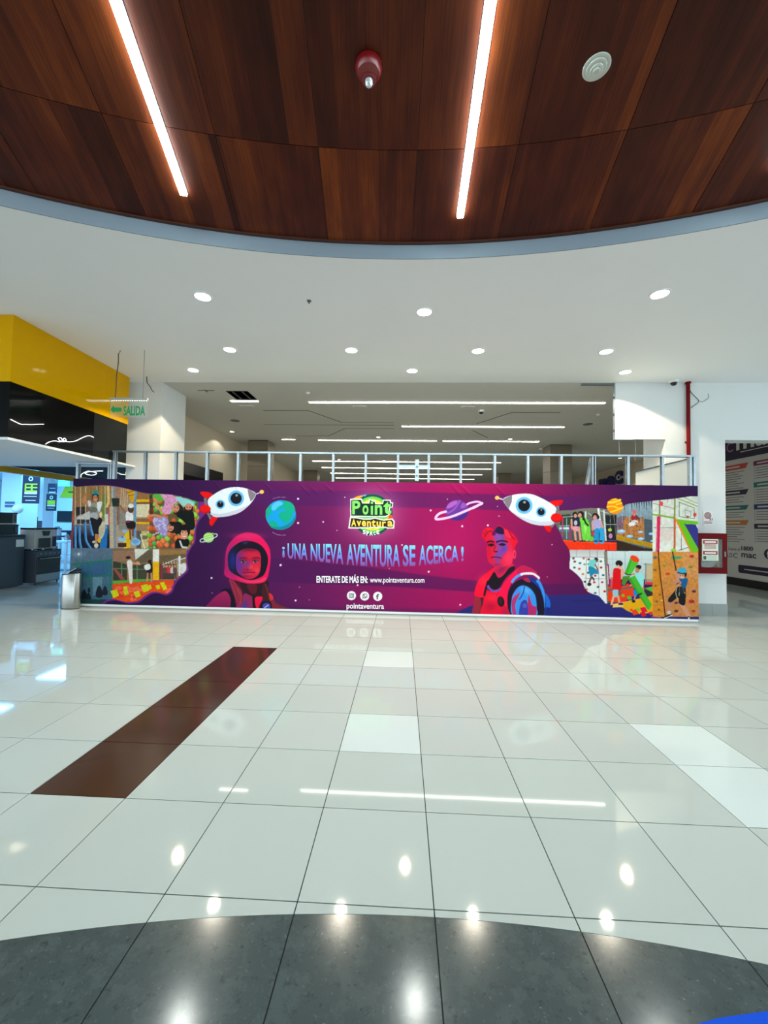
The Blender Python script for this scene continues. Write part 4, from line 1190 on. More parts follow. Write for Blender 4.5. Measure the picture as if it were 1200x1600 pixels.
rocket([(634, 110), (710, 75), (800, 62), (880, 68), (960, 100), (1040, 145), (1085, 185), (1075, 240), (1058, 318), (1000, 335), (900, 325), (820, 295), (740, 245), (680, 190)],
       [(715, 222), (800, 262), (930, 298), (1058, 298), (1050, 328), (960, 332), (860, 310), (770, 264)],
       [(632, 110), (670, 90), (710, 76), (708, 130), (682, 190), (655, 155)], [(632, 112), (600, 102)], (582, 97, 18, 17),
       [(812, 162, 72, 50), (957, 217, 43, 30)],
       [[(1030, 135), (1080, 118), (1145, 120), (1120, 160), (1080, 172)], [(985, 335), (1045, 345), (1035, 390), (1005, 380)]],
       [[(1085, 165), (1112, 165), (1112, 235), (1085, 235)], [(1058, 298), (1084, 312), (1052, 352), (1030, 335)]], (1090, 265, 50, 38))
view(865, 765, 10)
E((240, 140, 36), 957, 260, 125, 122)
for pts, wd in (([(860, 200), (950, 195), (1040, 160)], 34), ([(840, 275), (930, 260), (1010, 290), (1075, 280)], 22), ([(980, 235), (1060, 210)], 22), ([(890, 350), (960, 330), (1040, 300)], 22), ([(920, 160), (980, 150)], 20)):
    LS((250, 204, 80), pts, wd)

# ---- girl in the space helmet
view(320, 820, 8.571)
S(G((158, 44, 92), (120, 30, 80), 900, 1120), [(30, 1130), (90, 1010), (180, 930), (270, 888), (345, 905), (385, 970), (425, 1130)])
S((22, 14, 34), [(205, 892), (260, 855), (335, 860), (372, 920), (400, 1000), (425, 1130), (348, 1130), (350, 1010), (318, 925), (270, 885)])
S((140, 46, 92), [(420, 1130), (495, 1000), (540, 920), (625, 960), (690, 1130)]); B((56, 60, 160), 530, 1085, 36, 60, 0, .9)
S((44, 20, 30), [(370, 745), (830, 745), (810, 900), (765, 985), (655, 965), (520, 900), (430, 820)]); S((110, 30, 44), [(570, 800), (690, 800), (690, 900), (640, 930), (590, 880)], .7)
S((150, 48, 70), [(325, 735), (400, 760), (470, 850), (512, 950), (495, 1065), (440, 1055), (398, 960), (365, 860)])
for dx in (0, 40, 75): LS((100, 30, 50), [(365 + dx, 770), (420 + dx, 880), (450 + dx * .6, 1040)], 12, .7)
LS((190, 90, 60), [(430, 850), (485, 960), (470, 1050)], 9, .7)
S((64, 28, 34), [(800, 760), (845, 860), (905, 950), (905, 1060), (830, 1060), (780, 980), (758, 900)]); LS((130, 60, 46), [(810, 800), (850, 920), (870, 1040)], 9)
S((216, 60, 70), [(862, 915), (912, 955), (915, 1040), (880, 1010)]); S((130, 40, 60), [(900, 1000), (970, 1060), (1140, 1130), (880, 1130)]); LS((90, 50, 40), [(930, 1020), (1000, 1080), (1130, 1120)], 16)
S((26, 14, 22), [(640, 970), (690, 990), (695, 1130), (650, 1130)]); S((228, 46, 78), [(672, 980), (772, 968), (742, 1060), (722, 1130), (692, 1130)]); S((30, 18, 28), [(740, 1060), (800, 1020), (880, 1030), (890, 1130), (740, 1130)]); E((70, 72, 176), 826, 1092, 52, 46); L((200, 190, 225), [(800, 1110), (850, 1075)], 12)
HEL = [(270, 560), (262, 662), (325, 716), (420, 748), (560, 785), (700, 787), (800, 765), (845, 690), (870, 560), (880, 430), (863, 310), (800, 210), (720, 138), (620, 106), (530, 108), (430, 150), (350, 222), (296, 310), (275, 430)]
S(G((196, 44, 104), (236, 48, 96), 250, 900, None, 0), HEL)
B((228, 66, 120), 560, 150, 200, 40, 0, .6); B((150, 32, 90), 285, 520, 30, 150, 0, .5)
S((240, 90, 110), [(420, 705), (560, 745), (720, 742), (815, 700), (800, 745), (700, 772), (560, 768)], .6)
S((20, 15, 32), [(308, 430), (320, 580), (370, 645), (480, 702), (600, 738), (700, 722), (790, 672), (836, 560), (846, 440), (802, 330), (720, 252), (600, 216), (500, 222), (400, 277), (333, 350)])
B((34, 46, 128), 372, 480, 60, 150, 0, .9); B((44, 54, 120), 540, 240, 40, 20, 0, .8)
FACE = [(432, 390), (418, 500), (430, 620), (500, 690), (590, 727), (680, 700), (735, 630), (752, 500), (745, 400), (700, 335), (600, 314), (500, 330)]
S((176, 40, 72), FACE)
_hold = CLIP; CLIP = np.zeros((chh, cw), np.float32); _q = smooth([tp(p) for p in FACE]); _w = win(_q); CLIP[_w] = inside(_q, _w)
B((220, 54, 76), 690, 560, 110, 190, 0, .9); B((206, 50, 72), 640, 400, 120, 70, 0, .8); B((84, 52, 150), 455, 520, 62, 190, 0, .95); B((98, 60, 150), 560, 525, 60, 45, 0, .8); B((120, 44, 110), 470, 660, 70, 50, 0, .6); B((70, 20, 50), 590, 325, 190, 34, 0, .7)
B((150, 30, 60), 520, 470, 70, 30, 0, .6); B((140, 26, 50), 680, 470, 60, 34, 0, .6); B((236, 80, 92), 620, 570, 30, 40, 0, .7); B((120, 30, 70), 560, 600, 46, 22, 0, .5); B((240, 84, 90), 700, 610, 40, 40, 0, .6)
LS((90, 22, 48), [(470, 455), (520, 440), (560, 455)], 14); LS((84, 18, 40), [(640, 455), (690, 438), (735, 455)], 14)
for x in (516, 678):
    E((170, 120, 150), x, 493, 34, 18); E((26, 10, 26), x + 2, 492, 19, 19); L((30, 10, 28), [(x - 36, 488), (x, 472), (x + 36, 488)], 9); E((220, 190, 220), x + 8, 486, 5)
LS((100, 18, 44), [(515, 637), (560, 642), (600, 636), (670, 640)], 12); B((214, 60, 90), 595, 662, 56, 16, 0, .8); B((120, 26, 60), 560, 690, 60, 14, 0, .5); E((90, 20, 50), 575, 606, 10, 6); E((90, 20, 50), 620, 604, 10, 6)
CLIP = _hold

# ---- young man in red and blue light
view(725, 810, 8)
S((150, 44, 62), [(105, 1215), (125, 1050), (140, 965), (215, 955), (245, 1060), (235, 1215)]); S((60, 24, 40), [(200, 960), (240, 960), (250, 1060), (225, 1215), (190, 1215), (215, 1080)])
S((44, 104, 208), [(1010, 940), (1070, 1020), (1078, 1100), (1050, 1130), (1010, 1110)]); S((30, 40, 110), [(1030, 1110), (1085, 1140), (1085, 1215), (1040, 1215)])
S((236, 38, 68), [(128, 960), (148, 850), (200, 750), (300, 668), (395, 606), (405, 690), (340, 740), (290, 800), (270, 900), (240, 985), (180, 980)]); B((255, 80, 90), 240, 780, 70, 90, 30, .5)
S((34, 50, 130), [(800, 740), (900, 760), (970, 830), (1015, 940), (1010, 1215), (880, 1215), (900, 1000)]); LS((70, 140, 232), [(920, 790), (975, 880), (995, 980), (985, 1110)], 36); LS((30, 60, 160), [(880, 800), (930, 900), (950, 1100)], 30)
S((226, 40, 66), [(265, 900), (330, 910), (445, 895), (545, 1050), (600, 1215), (225, 1215), (240, 1050)]); B((250, 66, 80), 350, 1000, 90, 70, 0, .6); B((150, 24, 60), 330, 1100, 80, 60, 0, .5); B((160, 40, 80), 520, 1160, 60, 60, 0, .6); LS((30, 16, 28), [(300, 790), (275, 870), (255, 960)], 26)
S((206, 48, 84), [(395, 590), (600, 560), (612, 625), (500, 705), (445, 745), (390, 690)]); B((120, 30, 80), 470, 640, 70, 40, -30, .7)
S((26, 17, 28), [(380, 668), (430, 742), (500, 702), (560, 624), (620, 598), (634, 640), (540, 722), (482, 800), (432, 872), (380, 892), (318, 852), (296, 800), (340, 718)])
LS((112, 84, 170), [(305, 845), (335, 892), (392, 912), (455, 872)], 24)
S((240, 44, 82), [(436, 940), (480, 830), (560, 730), (640, 650), (715, 590), (790, 600), (870, 640), (905, 695), (700, 700), (612, 790), (560, 880), (542, 980), (556, 1100), (490, 1075), (440, 990)]); S((176, 44, 88), [(700, 600), (790, 600), (870, 640), (905, 695), (720, 690), (660, 690)], .8)
S((24, 18, 42), [(545, 970), (580, 868), (640, 798), (740, 756), (860, 800), (955, 900), (1000, 1050), (990, 1215), (895, 1215), (912, 1080), (880, 960), (820, 880), (740, 838), (660, 868), (610, 940), (590, 1040), (610, 1215), (575, 1190), (545, 1100)])
S((72, 144, 230), [(598, 1005), (660, 878), (740, 838), (830, 880), (892, 970), (908, 1110), (898, 1215), (612, 1215)]); B((120, 190, 245), 780, 900, 70, 40, 30, .6)
S((176, 60, 118), [(600, 1025), (695, 925), (690, 960), (640, 1080), (655, 1215), (612, 1215)]); S((176, 52, 108), [(808, 955), (850, 1080), (905, 1112), (892, 1215), (800, 1215)]); S((58, 64, 164), [(715, 1050), (785, 1035), (795, 1215), (690, 1215)]); LS((40, 50, 130), [(750, 850), (740, 930), (690, 1010)], 12); E((110, 110, 200), 760, 1090, 26, 30, 0, .6)
LS((92, 150, 240), [(604, 795), (660, 730), (740, 698)], 32); LS((236, 222, 240), [(720, 702), (790, 688), (860, 692), (905, 718), (925, 748)], 28); S((170, 50, 80), [(740, 760), (800, 745), (830, 800), (780, 790)])
E((30, 20, 28), 462, 1040, 44, 66, -10); E((70, 40, 40), 455, 1030, 20, 36, -10, .6)
S((222, 38, 60), [(225, 225), (238, 150), (300, 113), (360, 130), (382, 155), (430, 88), (500, 118), (570, 158), (630, 208), (672, 290), (640, 350), (628, 420), (560, 430), (300, 310), (262, 262)])
MF = [(290, 280), (284, 420), (300, 530), (345, 580), (400, 606), (480, 602), (560, 592), (600, 560), (612, 480), (602, 330), (565, 235), (480, 182), (390, 182), (322, 212)]
S((214, 50, 76), MF)
_hold = CLIP; CLIP = np.zeros((chh, cw), np.float32); _q = smooth([tp(p) for p in MF]); _w = win(_q); CLIP[_w] = inside(_q, _w)
B((246, 70, 106), 560, 500, 80, 120, 0, .8); B((200, 30, 50), 310, 400, 40, 160, 0, .5)
for k in range(5):
    q = 1.10 - k * .06
    S((104, 72, 172), [(440 + (x - 440) * q, 370 + (y - 370) * q) for x, y in [(390, 180), (490, 190), (508, 280), (548, 370), (500, 440), (464, 500), (436, 556), (402, 535), (380, 470), (414, 400), (402, 300), (376, 230)]], .3)
B((84, 62, 164), 490, 385, 50, 50, 0, .5); B((150, 84, 170), 430, 230, 50, 50, 0, .5); B((190, 60, 120), 440, 350, 26, 60, 0, .5); B((170, 60, 130), 420, 500, 40, 30, 0, .5)
B((120, 20, 60), 340, 320, 50, 34, 0, .6)
LS((40, 14, 34), [(288, 302), (330, 284), (372, 298)], 18); LS((40, 16, 50), [(408, 298), (470, 280), (542, 296)], 20)
for x, y in ((338, 334), (478, 328)):
    E((60, 22, 50), x, y, 42, 16); E((20, 8, 24), x + 4, y, 16, 13); L((24, 8, 26), [(x - 42, y - 4), (x, y - 16), (x + 42, y - 4)], 8)
LS((110, 24, 60), [(392, 350), (372, 400), (385, 415)], 12); E((80, 16, 50), 400, 416, 26, 9); LS((110, 18, 50), [(345, 492), (395, 482), (465, 500)], 16); B((160, 50, 110), 405, 520, 50, 14, 0, .7); B((90, 40, 110), 410, 580, 60, 20, 0, .6)
CLIP = _hold
S((36, 20, 62), [(385, 160), (430, 98), (492, 128), (505, 192), (440, 196)]); S((246, 64, 84), [(505, 140), (560, 170), (590, 240), (540, 230), (510, 190)]); LS((130, 20, 50), [(560, 160), (600, 230), (640, 260)], 12); LS((110, 18, 48), [(260, 230), (300, 170), (350, 160)], 14); LS((140, 24, 50), [(240, 200), (280, 150)], 10); S((96, 24, 80), [(345, 190), (380, 150), (400, 190), (370, 220)])
E((236, 70, 100), 630, 450, 22, 56); E((180, 40, 70), 632, 450, 10, 32)

# ---- emblem behind the lettering
view(530, 755, 10.909)
B((226, 150, 196), 565, 540, 420, 400, 0, .75)
E((18, 78, 70), 565, 540, 345, 352); E((116, 196, 96), 565, 540, 305, 312); E((238, 222, 90), 565, 540, 258, 264); E((120, 190, 84), 565, 560, 214, 214); E((90, 170, 90), 565, 580, 160, 150)
P((244, 170, 70), smooth([(190, 330), (270, 240), (420, 205), (330, 270), (250, 330)])); E((90, 170, 226), 435, 208, 24, 16); E((236, 90, 60), 860, 580, 50, 46); E((250, 160, 60), 815, 585, 30, 30)
S((118, 200, 120), [(320, 520), (400, 560), (560, 570), (650, 560), (780, 540), (790, 610), (320, 610)])
P((246, 244, 248), [(190, 265), (385, 262), (410, 335), (505, 330), (512, 268), (622, 308), (628, 345), (735, 342), (748, 280), (878, 282), (882, 325), (920, 330), (910, 415), (868, 420), (852, 550), (790, 578), (190, 572)])
P((18, 50, 38), [(206, 283), (370, 281), (394, 345), (515, 345), (524, 288), (608, 322), (614, 360), (745, 358), (760, 297), (862, 299), (866, 342), (904, 345), (895, 402), (850, 405), (836, 540), (780, 560), (204, 553)])
P((246, 244, 248), [(155, 772), (184, 574), (300, 582), (430, 606), (550, 600), (600, 586), (660, 598), (760, 622), (905, 600), (946, 650), (936, 772), (820, 774), (785, 758), (300, 774)])
P((52, 34, 20), [(180, 748), (202, 594), (300, 600), (430, 624), (550, 618), (605, 604), (650, 614), (760, 640), (892, 620), (926, 656), (916, 752), (830, 754), (785, 740), (300, 752)])
WHITE = (246, 240, 248)
for (x, y, r) in ((841, 640, 50), (987, 645, 50), (1131, 648, 50)):
    view(430, 840, 7.06)
    E(WHITE, x, y, r)
view(430, 840, 7.06)
DK = (70, 84, 110)
for pts in ([(818, 620), (864, 620), (864, 662), (818, 662), (818, 620)],):
    L(DK, pts, 7)
E(DK, 841, 641, 15); E(WHITE, 841, 641, 9); E(DK, 858, 626, 3)
E(DK, 989, 644, 27); E(WHITE, 989, 644, 20); P(DK, [(962, 672), (968, 650), (984, 668)]); LS(DK, [(979, 632), (985, 648), (1001, 656)], 9)

# ---- the sheet itself: one fine grid, coloured per vertex, creased a little along its upper edge
img = CAN.reshape(NZ, SS, NX, SS, 3).mean((1, 3)) / 255.0
img = np.where(img <= 0.04045, img / 12.92, ((img + 0.055) / 1.055) ** 2.4)
_lum = (img * np.array([.3, .5, .2])).sum(-1, keepdims=True)
img = np.clip(_lum + (img - _lum) * 1.10, 0.003, 1.0) * np.array([.93, .92, .87])   # dense vinyl inks
gx = BX0 + (BX1 - BX0) * (np.arange(NX) + .5) / NX
gx[0], gx[-1] = BX0, BX1
gz = BZ0 + (BZ1 - BZ0) * (np.arange(NZ) + .5) / NZ
gz[0], gz[-1] = BZ0, BZ1
PX, PZ = np.meshgrid(gx, gz)
PY = np.zeros_like(PX)
for (x, z, ln, ang, am) in ((-4.3, 2.42, .5, -52, .010), (-3.55, 2.4, .55, -50, .012), (-3.2, 2.43, .3, -60, .008), (-1.9, 2.38, .55, -48, .013), (-1.72, 2.36, .5, -46, .010), (-1.45, 2.4, .3, -40, .008), (-.42, 2.4, .55, -42, .010), (.95, 2.4, .5, -50, .011), (1.1, 2.42, .4, -46, .010), (1.75, 2.4, .4, -44, .010), (3.0, 2.4, .5, -52, .008), (4.15, 2.36, .8, 18, .009), (4.3, 2.33, .8, 32, .010), (4.5, 2.38, .6, 38, .008), (2.45, 2.42, .4, -50, .008), (-2.6, 2.42, .3, -50, .007)):
    a = math.radians(ang); dx, dz = math.cos(a), math.sin(a)
    t = (PX - x) * dx + (PZ - z) * dz; s = -(PX - x) * dz + (PZ - z) * dx
    PY -= am * np.exp(-(s / .022) ** 2) * np.exp(-((t - ln / 2) / (ln * .55)) ** 2) * np.clip((PZ - 2.20) / .12, 0, 1)
PY += .003 * (np.sin(PX * 2.1) * np.sin(PZ * 1.3 + .4) - 1.0) * np.clip((PZ - 2.22) / .15, 0, 1)
verts = np.stack([PX - (BX0 + BX1) / 2, PY, PZ - BZ0], -1).reshape(-1, 3).astype(np.float32)
idx = np.arange(NX * NZ).reshape(NZ, NX)
quads = np.stack([idx[:-1, :-1], idx[:-1, 1:], idx[1:, 1:], idx[1:, :-1]], -1).reshape(-1, 4).astype(np.int32)
me = bpy.data.meshes.new('banner')
me.vertices.add(len(verts)); me.vertices.foreach_set('co', verts.ravel())
me.loops.add(quads.size); me.loops.foreach_set('vertex_index', quads.ravel())
me.polygons.add(len(quads)); me.polygons.foreach_set('loop_start', np.arange(0, quads.size, 4, dtype=np.int32))
me.polygons.foreach_set('use_smooth', np.ones(len(quads), bool))
me.update(calc_edges=True)
ca = me.color_attributes.new('print', 'FLOAT_COLOR', 'POINT')
ca.data.foreach_set('color', np.concatenate([img.reshape(-1, 3), np.ones((NX * NZ, 1))], 1).astype(np.float32).ravel())
vinyl = bpy.data.materials.new('printed_vinyl')
vinyl.use_nodes = True
_nt = vinyl.node_tree
_at = _nt.nodes.new('ShaderNodeVertexColor'); _at.layer_name = 'print'
_nt.links.new(_at.outputs['Color'], _nt.nodes['Principled BSDF'].inputs['Base Color'])
_nt.nodes['Principled BSDF'].inputs['Roughness'].default_value = 0.55
_nt.nodes['Principled BSDF'].inputs['Specular IOR Level'].default_value = 0.12
me.materials.append(vinyl)
banner = bpy.data.objects.new('banner', me)
banner.location = ((BX0 + BX1) / 2, BY, BZ0)
COL.objects.link(banner)
tag(banner, 'long purple space themed vinyl banner with rockets, astronauts and snapshots stretched over the hoarding', 'banner')

# ---- lettering of the banner
ink_white = mat('ink_white', rgb(244, 240, 246), 0.45)
def ink(name, c):
    return mat('ink_' + name, rgb(*c), 0.45)
def blet(body, u0, v0, u1, v1, m, bold=0.0, lift=0.0016, name='lettering', tilt=None, skew=0.0):
    """lettering between artwork points: (u0,v0) upper left, (u1,v1) lower right"""
    (x0, z1), (x1, z0) = art(u0, v0), art(u1, v1)
    def wp(a, b):
        ub, ut = u0 + (u1 - u0) * a, u0 + (u1 - u0) * a
        t0 = (tilt[0] + (tilt[1] - tilt[0]) * a) if tilt else 0
        return art(ub + skew * b, v1 - (v1 - v0) * b + t0)
    return lettering(name, body, m, banner, x0, x1, z0, z1, BY - lift, bold, warp=wp)

# headline: even top edge, sagging lower edge, blue fading to violet
hl = bpy.data.materials.new('ink_headline')
hl.use_nodes = True
_nt = hl.node_tree
_uv = _nt.nodes.new('ShaderNodeUVMap'); _uv.uv_map = 'UVMap'
_sp = _nt.nodes.new('ShaderNodeSeparateXYZ'); _nt.links.new(_uv.outputs['UV'], _sp.inputs[0])
_rp = _nt.nodes.new('ShaderNodeValToRGB')
_e = _rp.color_ramp.elements
_e[0].position = 0.0; _e[0].color = (*rgb(126, 56, 134), 1)
_e[1].position = 1.0; _e[1].color = (*rgb(126, 214, 246), 1)
for _p, _c in ((.22, (116, 98, 196)), (.5, (106, 140, 228)), (.78, (100, 186, 244))):
    _k = _e.new(_p); _k.color = (*rgb(*_c), 1)
_nt.links.new(_sp.outputs['Y'], _rp.inputs['Fac'])
_nt.links.new(_rp.outputs['Color'], _nt.nodes['Principled BSDF'].inputs['Base Color'])
_nt.nodes['Principled BSDF'].inputs['Roughness'].default_value = 0.45
def head_word(body, u0, u1, lo=0.0, hi=1.0):
    top = lambda u: 849.0 + 3.6 * ((u - 450) / 250) + (1.0 if body in '¡!' else 0)
    bot = lambda u: np.interp(u, [440, 470, 500, 540, 580, 620, 650, 680, 700, 725], [872.5, 874.5, 878, 883, 885.5, 886, 884.5, 881.5, 879, 877])
    def wp(a, b):
        b = lo + (hi - lo) * b
        u = u0 + (u1 - u0) * a
        return art(u, bot(u) + (top(u) - bot(u)) * b)
    return lettering('lettering', body, hl, banner, 0, 1, 0, 1, BY - .0016, 0.022, warp=wp)
head_word('¡', 441, 445, .05, .80)
for w_, a, b in (('UNA', 449.5, 480.5), ('NUEVA', 485.5, 536.5), ('AVENTURA', 541.5, 625), ('SE', 629.5, 649), ('ACERCA', 654.5, 716.5), ('!', 720.5, 724.5)):
    head_word(w_, a, b)
blet('ENTERATE DE MÁS EN:', 494.5, 897.2, 574.5, 910.6, ink_white, .03, tilt=(0, 0.6))
blet('www.pointaventura.com', 578, 902.2, 663, 912.8, ink_white, .008, tilt=(0, 0.6))
blet('pointaventura', 541.5, 942.6, 600, 953.6, ink_white, .02, tilt=(0, 0.8))
blet('f', 587.6, 928, 592.4, 936.5, ink('slate', (60, 72, 100)), .03)
# emblem lettering: coloured faces over the printed dark and white outlines
G1_ = ink('leaf_green', (124, 206, 92))
for ch, a, b, c, d in (('P', 20.4, 27.2, 33.0, 48.6), ('o', 36.4, 34.2, 45.8, 49.3), ('I', 49.4, 35.4, 52.8, 49.3), ('.', 49.2, 28.4, 53.2, 32.8), ('n', 55.6, 34.0, 67.4, 49.3), ('t', 69.2, 28.8, 81.4, 48.3)):
    blet(ch, 530 + a, 755 + b, 530 + c, 755 + d, G1_, .03)
G2_ = ink('sun_yellow', (250, 208, 70))
for ch, a, b, c, d in (('A', 18.9, 56.4, 26.6, 67.3), ('v', 27.4, 58.8, 34.4, 67.3), ('e', 35.2, 58.8, 42.0, 67.5), ('n', 43.4, 59.4, 49.8, 67.9), ('t', 50.8, 57.0, 57.0, 68), ('u', 58.4, 59.8, 65.2, 68), ('r', 67.0, 59.8, 73.2, 68), ('a', 75.4, 59.0, 83.6, 67.9)):
    blet(ch, 530 + a, 755 + b, 530 + c, 755 + d, G2_, .035)
for ch, a, b, c, d in (('S', 37.0, 73.2, 41.6, 79.6), ('P', 42.6, 74.6, 46.4, 81.6), ('A', 47.2, 75.0, 52.4, 81.8), ('C', 53.6, 75.6, 57.0, 80.8), ('E', 58.4, 73.4, 62.8, 79.6)):
    blet(ch, 530 + a, 755 + b, 530 + c, 755 + d, ink_white, .04)
# ------------------------------------------------------------------ shop on the left: fascia, soffit, blue-lit interior
yellow = mat('yellow_panel', rgb(214, 160, 0), 0.06, spec=0.12, var=.03)
black_gloss = mat('black_glass', rgb(5, 6, 7), 0.12, spec=0.12)
black_matt = mat('black_matt', rgb(6, 6, 7), 0.7, spec=0.1)
black_grey = mat('black_grey_panel', rgb(16, 20, 20), 0.3, spec=.2)
soffit_m = mat('soffit_paint', rgb(226, 228, 230), 0.55)
fascia = root('shop_fascia', (-5.65, 6.8, 2.82), 'shop fascia with glossy yellow band above black glass, left of the exit sign', 'fascia')
FX, FY = -5.65, 5.55
for y0, y1 in ((FY, 7.42), (7.42, 8.07)):
    MB().box(FX - .30, FX, y0 + .001, y1 - .001, 3.645, H - .002).build('yellow_panel', yellow, fascia)
MB().box(-17.99, FX - .301, FY, FY + .3, 3.645, H - .002).build('yellow_panel', yellow, fascia)
MB().box(FX - .30, FX - .012, FY + .01, 7.17, 2.84, 3.643).build('black_glass', black_gloss, fascia)
MB().box(FX - .30, FX - .016, 7.175, 8.07, 2.84, 3.643).build('black_glass', black_grey, fascia)  # greyer colour of this pane stands in for its reflections
MB().box(-17.99, FX - .301, FY + .012, FY + .3, 2.84, 3.643).build('black_glass', black_gloss, fascia)
struct('ceiling_soffit', MB().box(-18, FX - .005, FY, YO, 2.80, 2.838), soffit_m)
struct('ceiling_alcove', MB().box(-8.68, -5.87, YO + .01, 14, 2.83, 2.95), black_matt)
struct('trim_2', MB().box(-8.78, -8.68, YO + .01, 17.5, 2.69, 2.825), mat('lintel_yellow', rgb(196, 150, 8), .35))

neon = mat('led_rope', (1, 1, 1), .5, emit=(.95, .97, 1), estr=1.6)
neon.cycles.emission_sampling = 'NONE'
def spl(pts, n=6):
    P_ = [np.array(p, float) for p in pts]
    P_ = [P_[0]] + P_ + [P_[-1]]
    out = []
    for i in range(1, len(P_) - 2):
        for t in np.arange(n) / n:
            p0, p1, p2, p3 = P_[i - 1:i + 3]
            out.append(tuple(.5 * ((2 * p1) + (-p0 + p2) * t + (2 * p0 - 5 * p1 + 4 * p2 - p3) * t * t + (-p0 + 3 * p1 - 3 * p2 + p3) * t ** 3)))
    return out + [tuple(P_[-1])]
def rope(pts, label, r=.0055, nm='light_rope'):
    tag(MB().tube(spl(pts), r, 6).build(nm, neon, None, True), label, 'led strip', 'white light ropes of the shop')
fx = FX - .002
rope([(fx, 5.58, 3.10), (fx, 5.65, 3.085), (fx, 5.74, 3.07), (fx, 5.82, 3.088), (fx, 5.92, 3.11), (fx, 6.02, 3.14), (fx, 6.12, 3.165)], 'short wavy white light rope on the black fascia, next to the picture edge')
rope([(fx, 6.17, 2.86), (fx, 6.24, 2.91), (fx, 6.34, 2.945), (fx, 6.43, 2.95), (fx, 6.48, 2.98), (fx, 6.45, 3.02), (fx, 6.40, 3.0), (fx, 6.44, 2.965), (fx, 6.52, 2.97), (fx, 6.56, 3.0), (fx, 6.52, 3.03), (fx, 6.5, 2.99), (fx, 6.6, 2.985), (fx, 6.75, 3.03), (fx, 6.9, 3.12), (fx, 7.02, 3.18), (fx, 7.1, 3.19), (fx, 7.16, 3.18)], 'knotted white light rope on the black fascia above the grey soffit')
zz = 2.815
rope([(-8.60, 10.5, zz), (-8.1, 9.9, zz), (-7.65, 9.45, zz), (-7.35, 9.2, zz), (-7.4, 9.5, zz), (-7.75, 9.9, zz), (-7.95, 10.0, zz), (-7.8, 9.65, zz), (-7.5, 9.35, zz), (-7.2, 9.2, zz), (-6.95, 9.12, zz)], 'curled white light rope under the black alcove ceiling, seen between the end studs', .008)
rope([(-6.9, 9.4, zz), (-6.85, 9.55, zz), (-6.95, 9.7, zz), (-6.9, 9.85, zz), (-7.0, 10.0, zz)], 'thin white light rope tail beside the small yellow lamp', .006)
em = root('emergency_lamp', (-6.33, 9.1, 2.73), 'small bright yellow box lamp behind the end studs', 'lamp')
MB().bbox(-6.375, -6.285, 9.06, 9.14, 2.735, 2.795).build('body', mat('lamp_yellow', rgb(230, 226, 30), .4, emit=(.9, .9, .05), estr=.6), em)
MB().box(-6.345, -6.315, 9.09, 9.11, 2.795, 2.83).build('bracket', steel_dark, em)

# shell of the shop
shop_wall = mat('shop_wall', rgb(214, 224, 230), .55)
struct('wall_shop_back', MB().box(-18, -6.3, 17.5, 17.7, 0, 3.5), shop_wall)
struct('wall_shop_left', MB().box(-18.2, -18, FY, 17.7, 0, 4.6), shop_wall)
struct('ceiling_shop', MB().box(-18, -8.78, YO + .01, 17.5, 3.42, 3.5), shop_wall)
struct('trim_3', MB().box(-18, -8.78, YO + .01, YO + .06, 2.81, 3.42), black_grey)
struct('column_shop', MB().box(-12.34, -11.72, 12.0, 12.6, 0, 3.42), shop_wall)
struct('column_shop.001', MB().box(-14.31, -13.75, 15.0, 15.5, 0, 3.42), shop_wall)
for i, (x, y) in enumerate(((-11.0, 10.2), (-11.0, 13.2), (-14.5, 11.5), (-14.5, 15.4))):
    t = root('panel_light', (x, y, 3.40), ('cool blue ceiling panel light over the shop entrance', 'cool blue ceiling panel light over the shop displays', 'cool blue ceiling panel light deep in the shop', 'cool blue ceiling panel light by the rear shop wall')[i], 'ceiling light', 'panel lights inside the shop')
    MB().box(x - .62, x + .62, y - .62, y + .62, 3.405, 3.418).build('frame', led_body, t)
    MB().box(x - .58, x + .58, y - .58, y + .58, 3.398, 3.405).build('diffuser', mat('shop_diffuser', (1, 1, 1), .5, emit=SHOP_C, estr=1.0), t)
    ld = bpy.data.lights.new('panel_lamp', 'AREA'); ld.shape = 'SQUARE'; ld.size = 1.15; ld.energy = SHOP_W; ld.color = SHOP_C
    lo = bpy.data.objects.new('panel_lamp', ld); COL.objects.link(lo); lo.parent = t; lo.location = (0, 0, -.01)

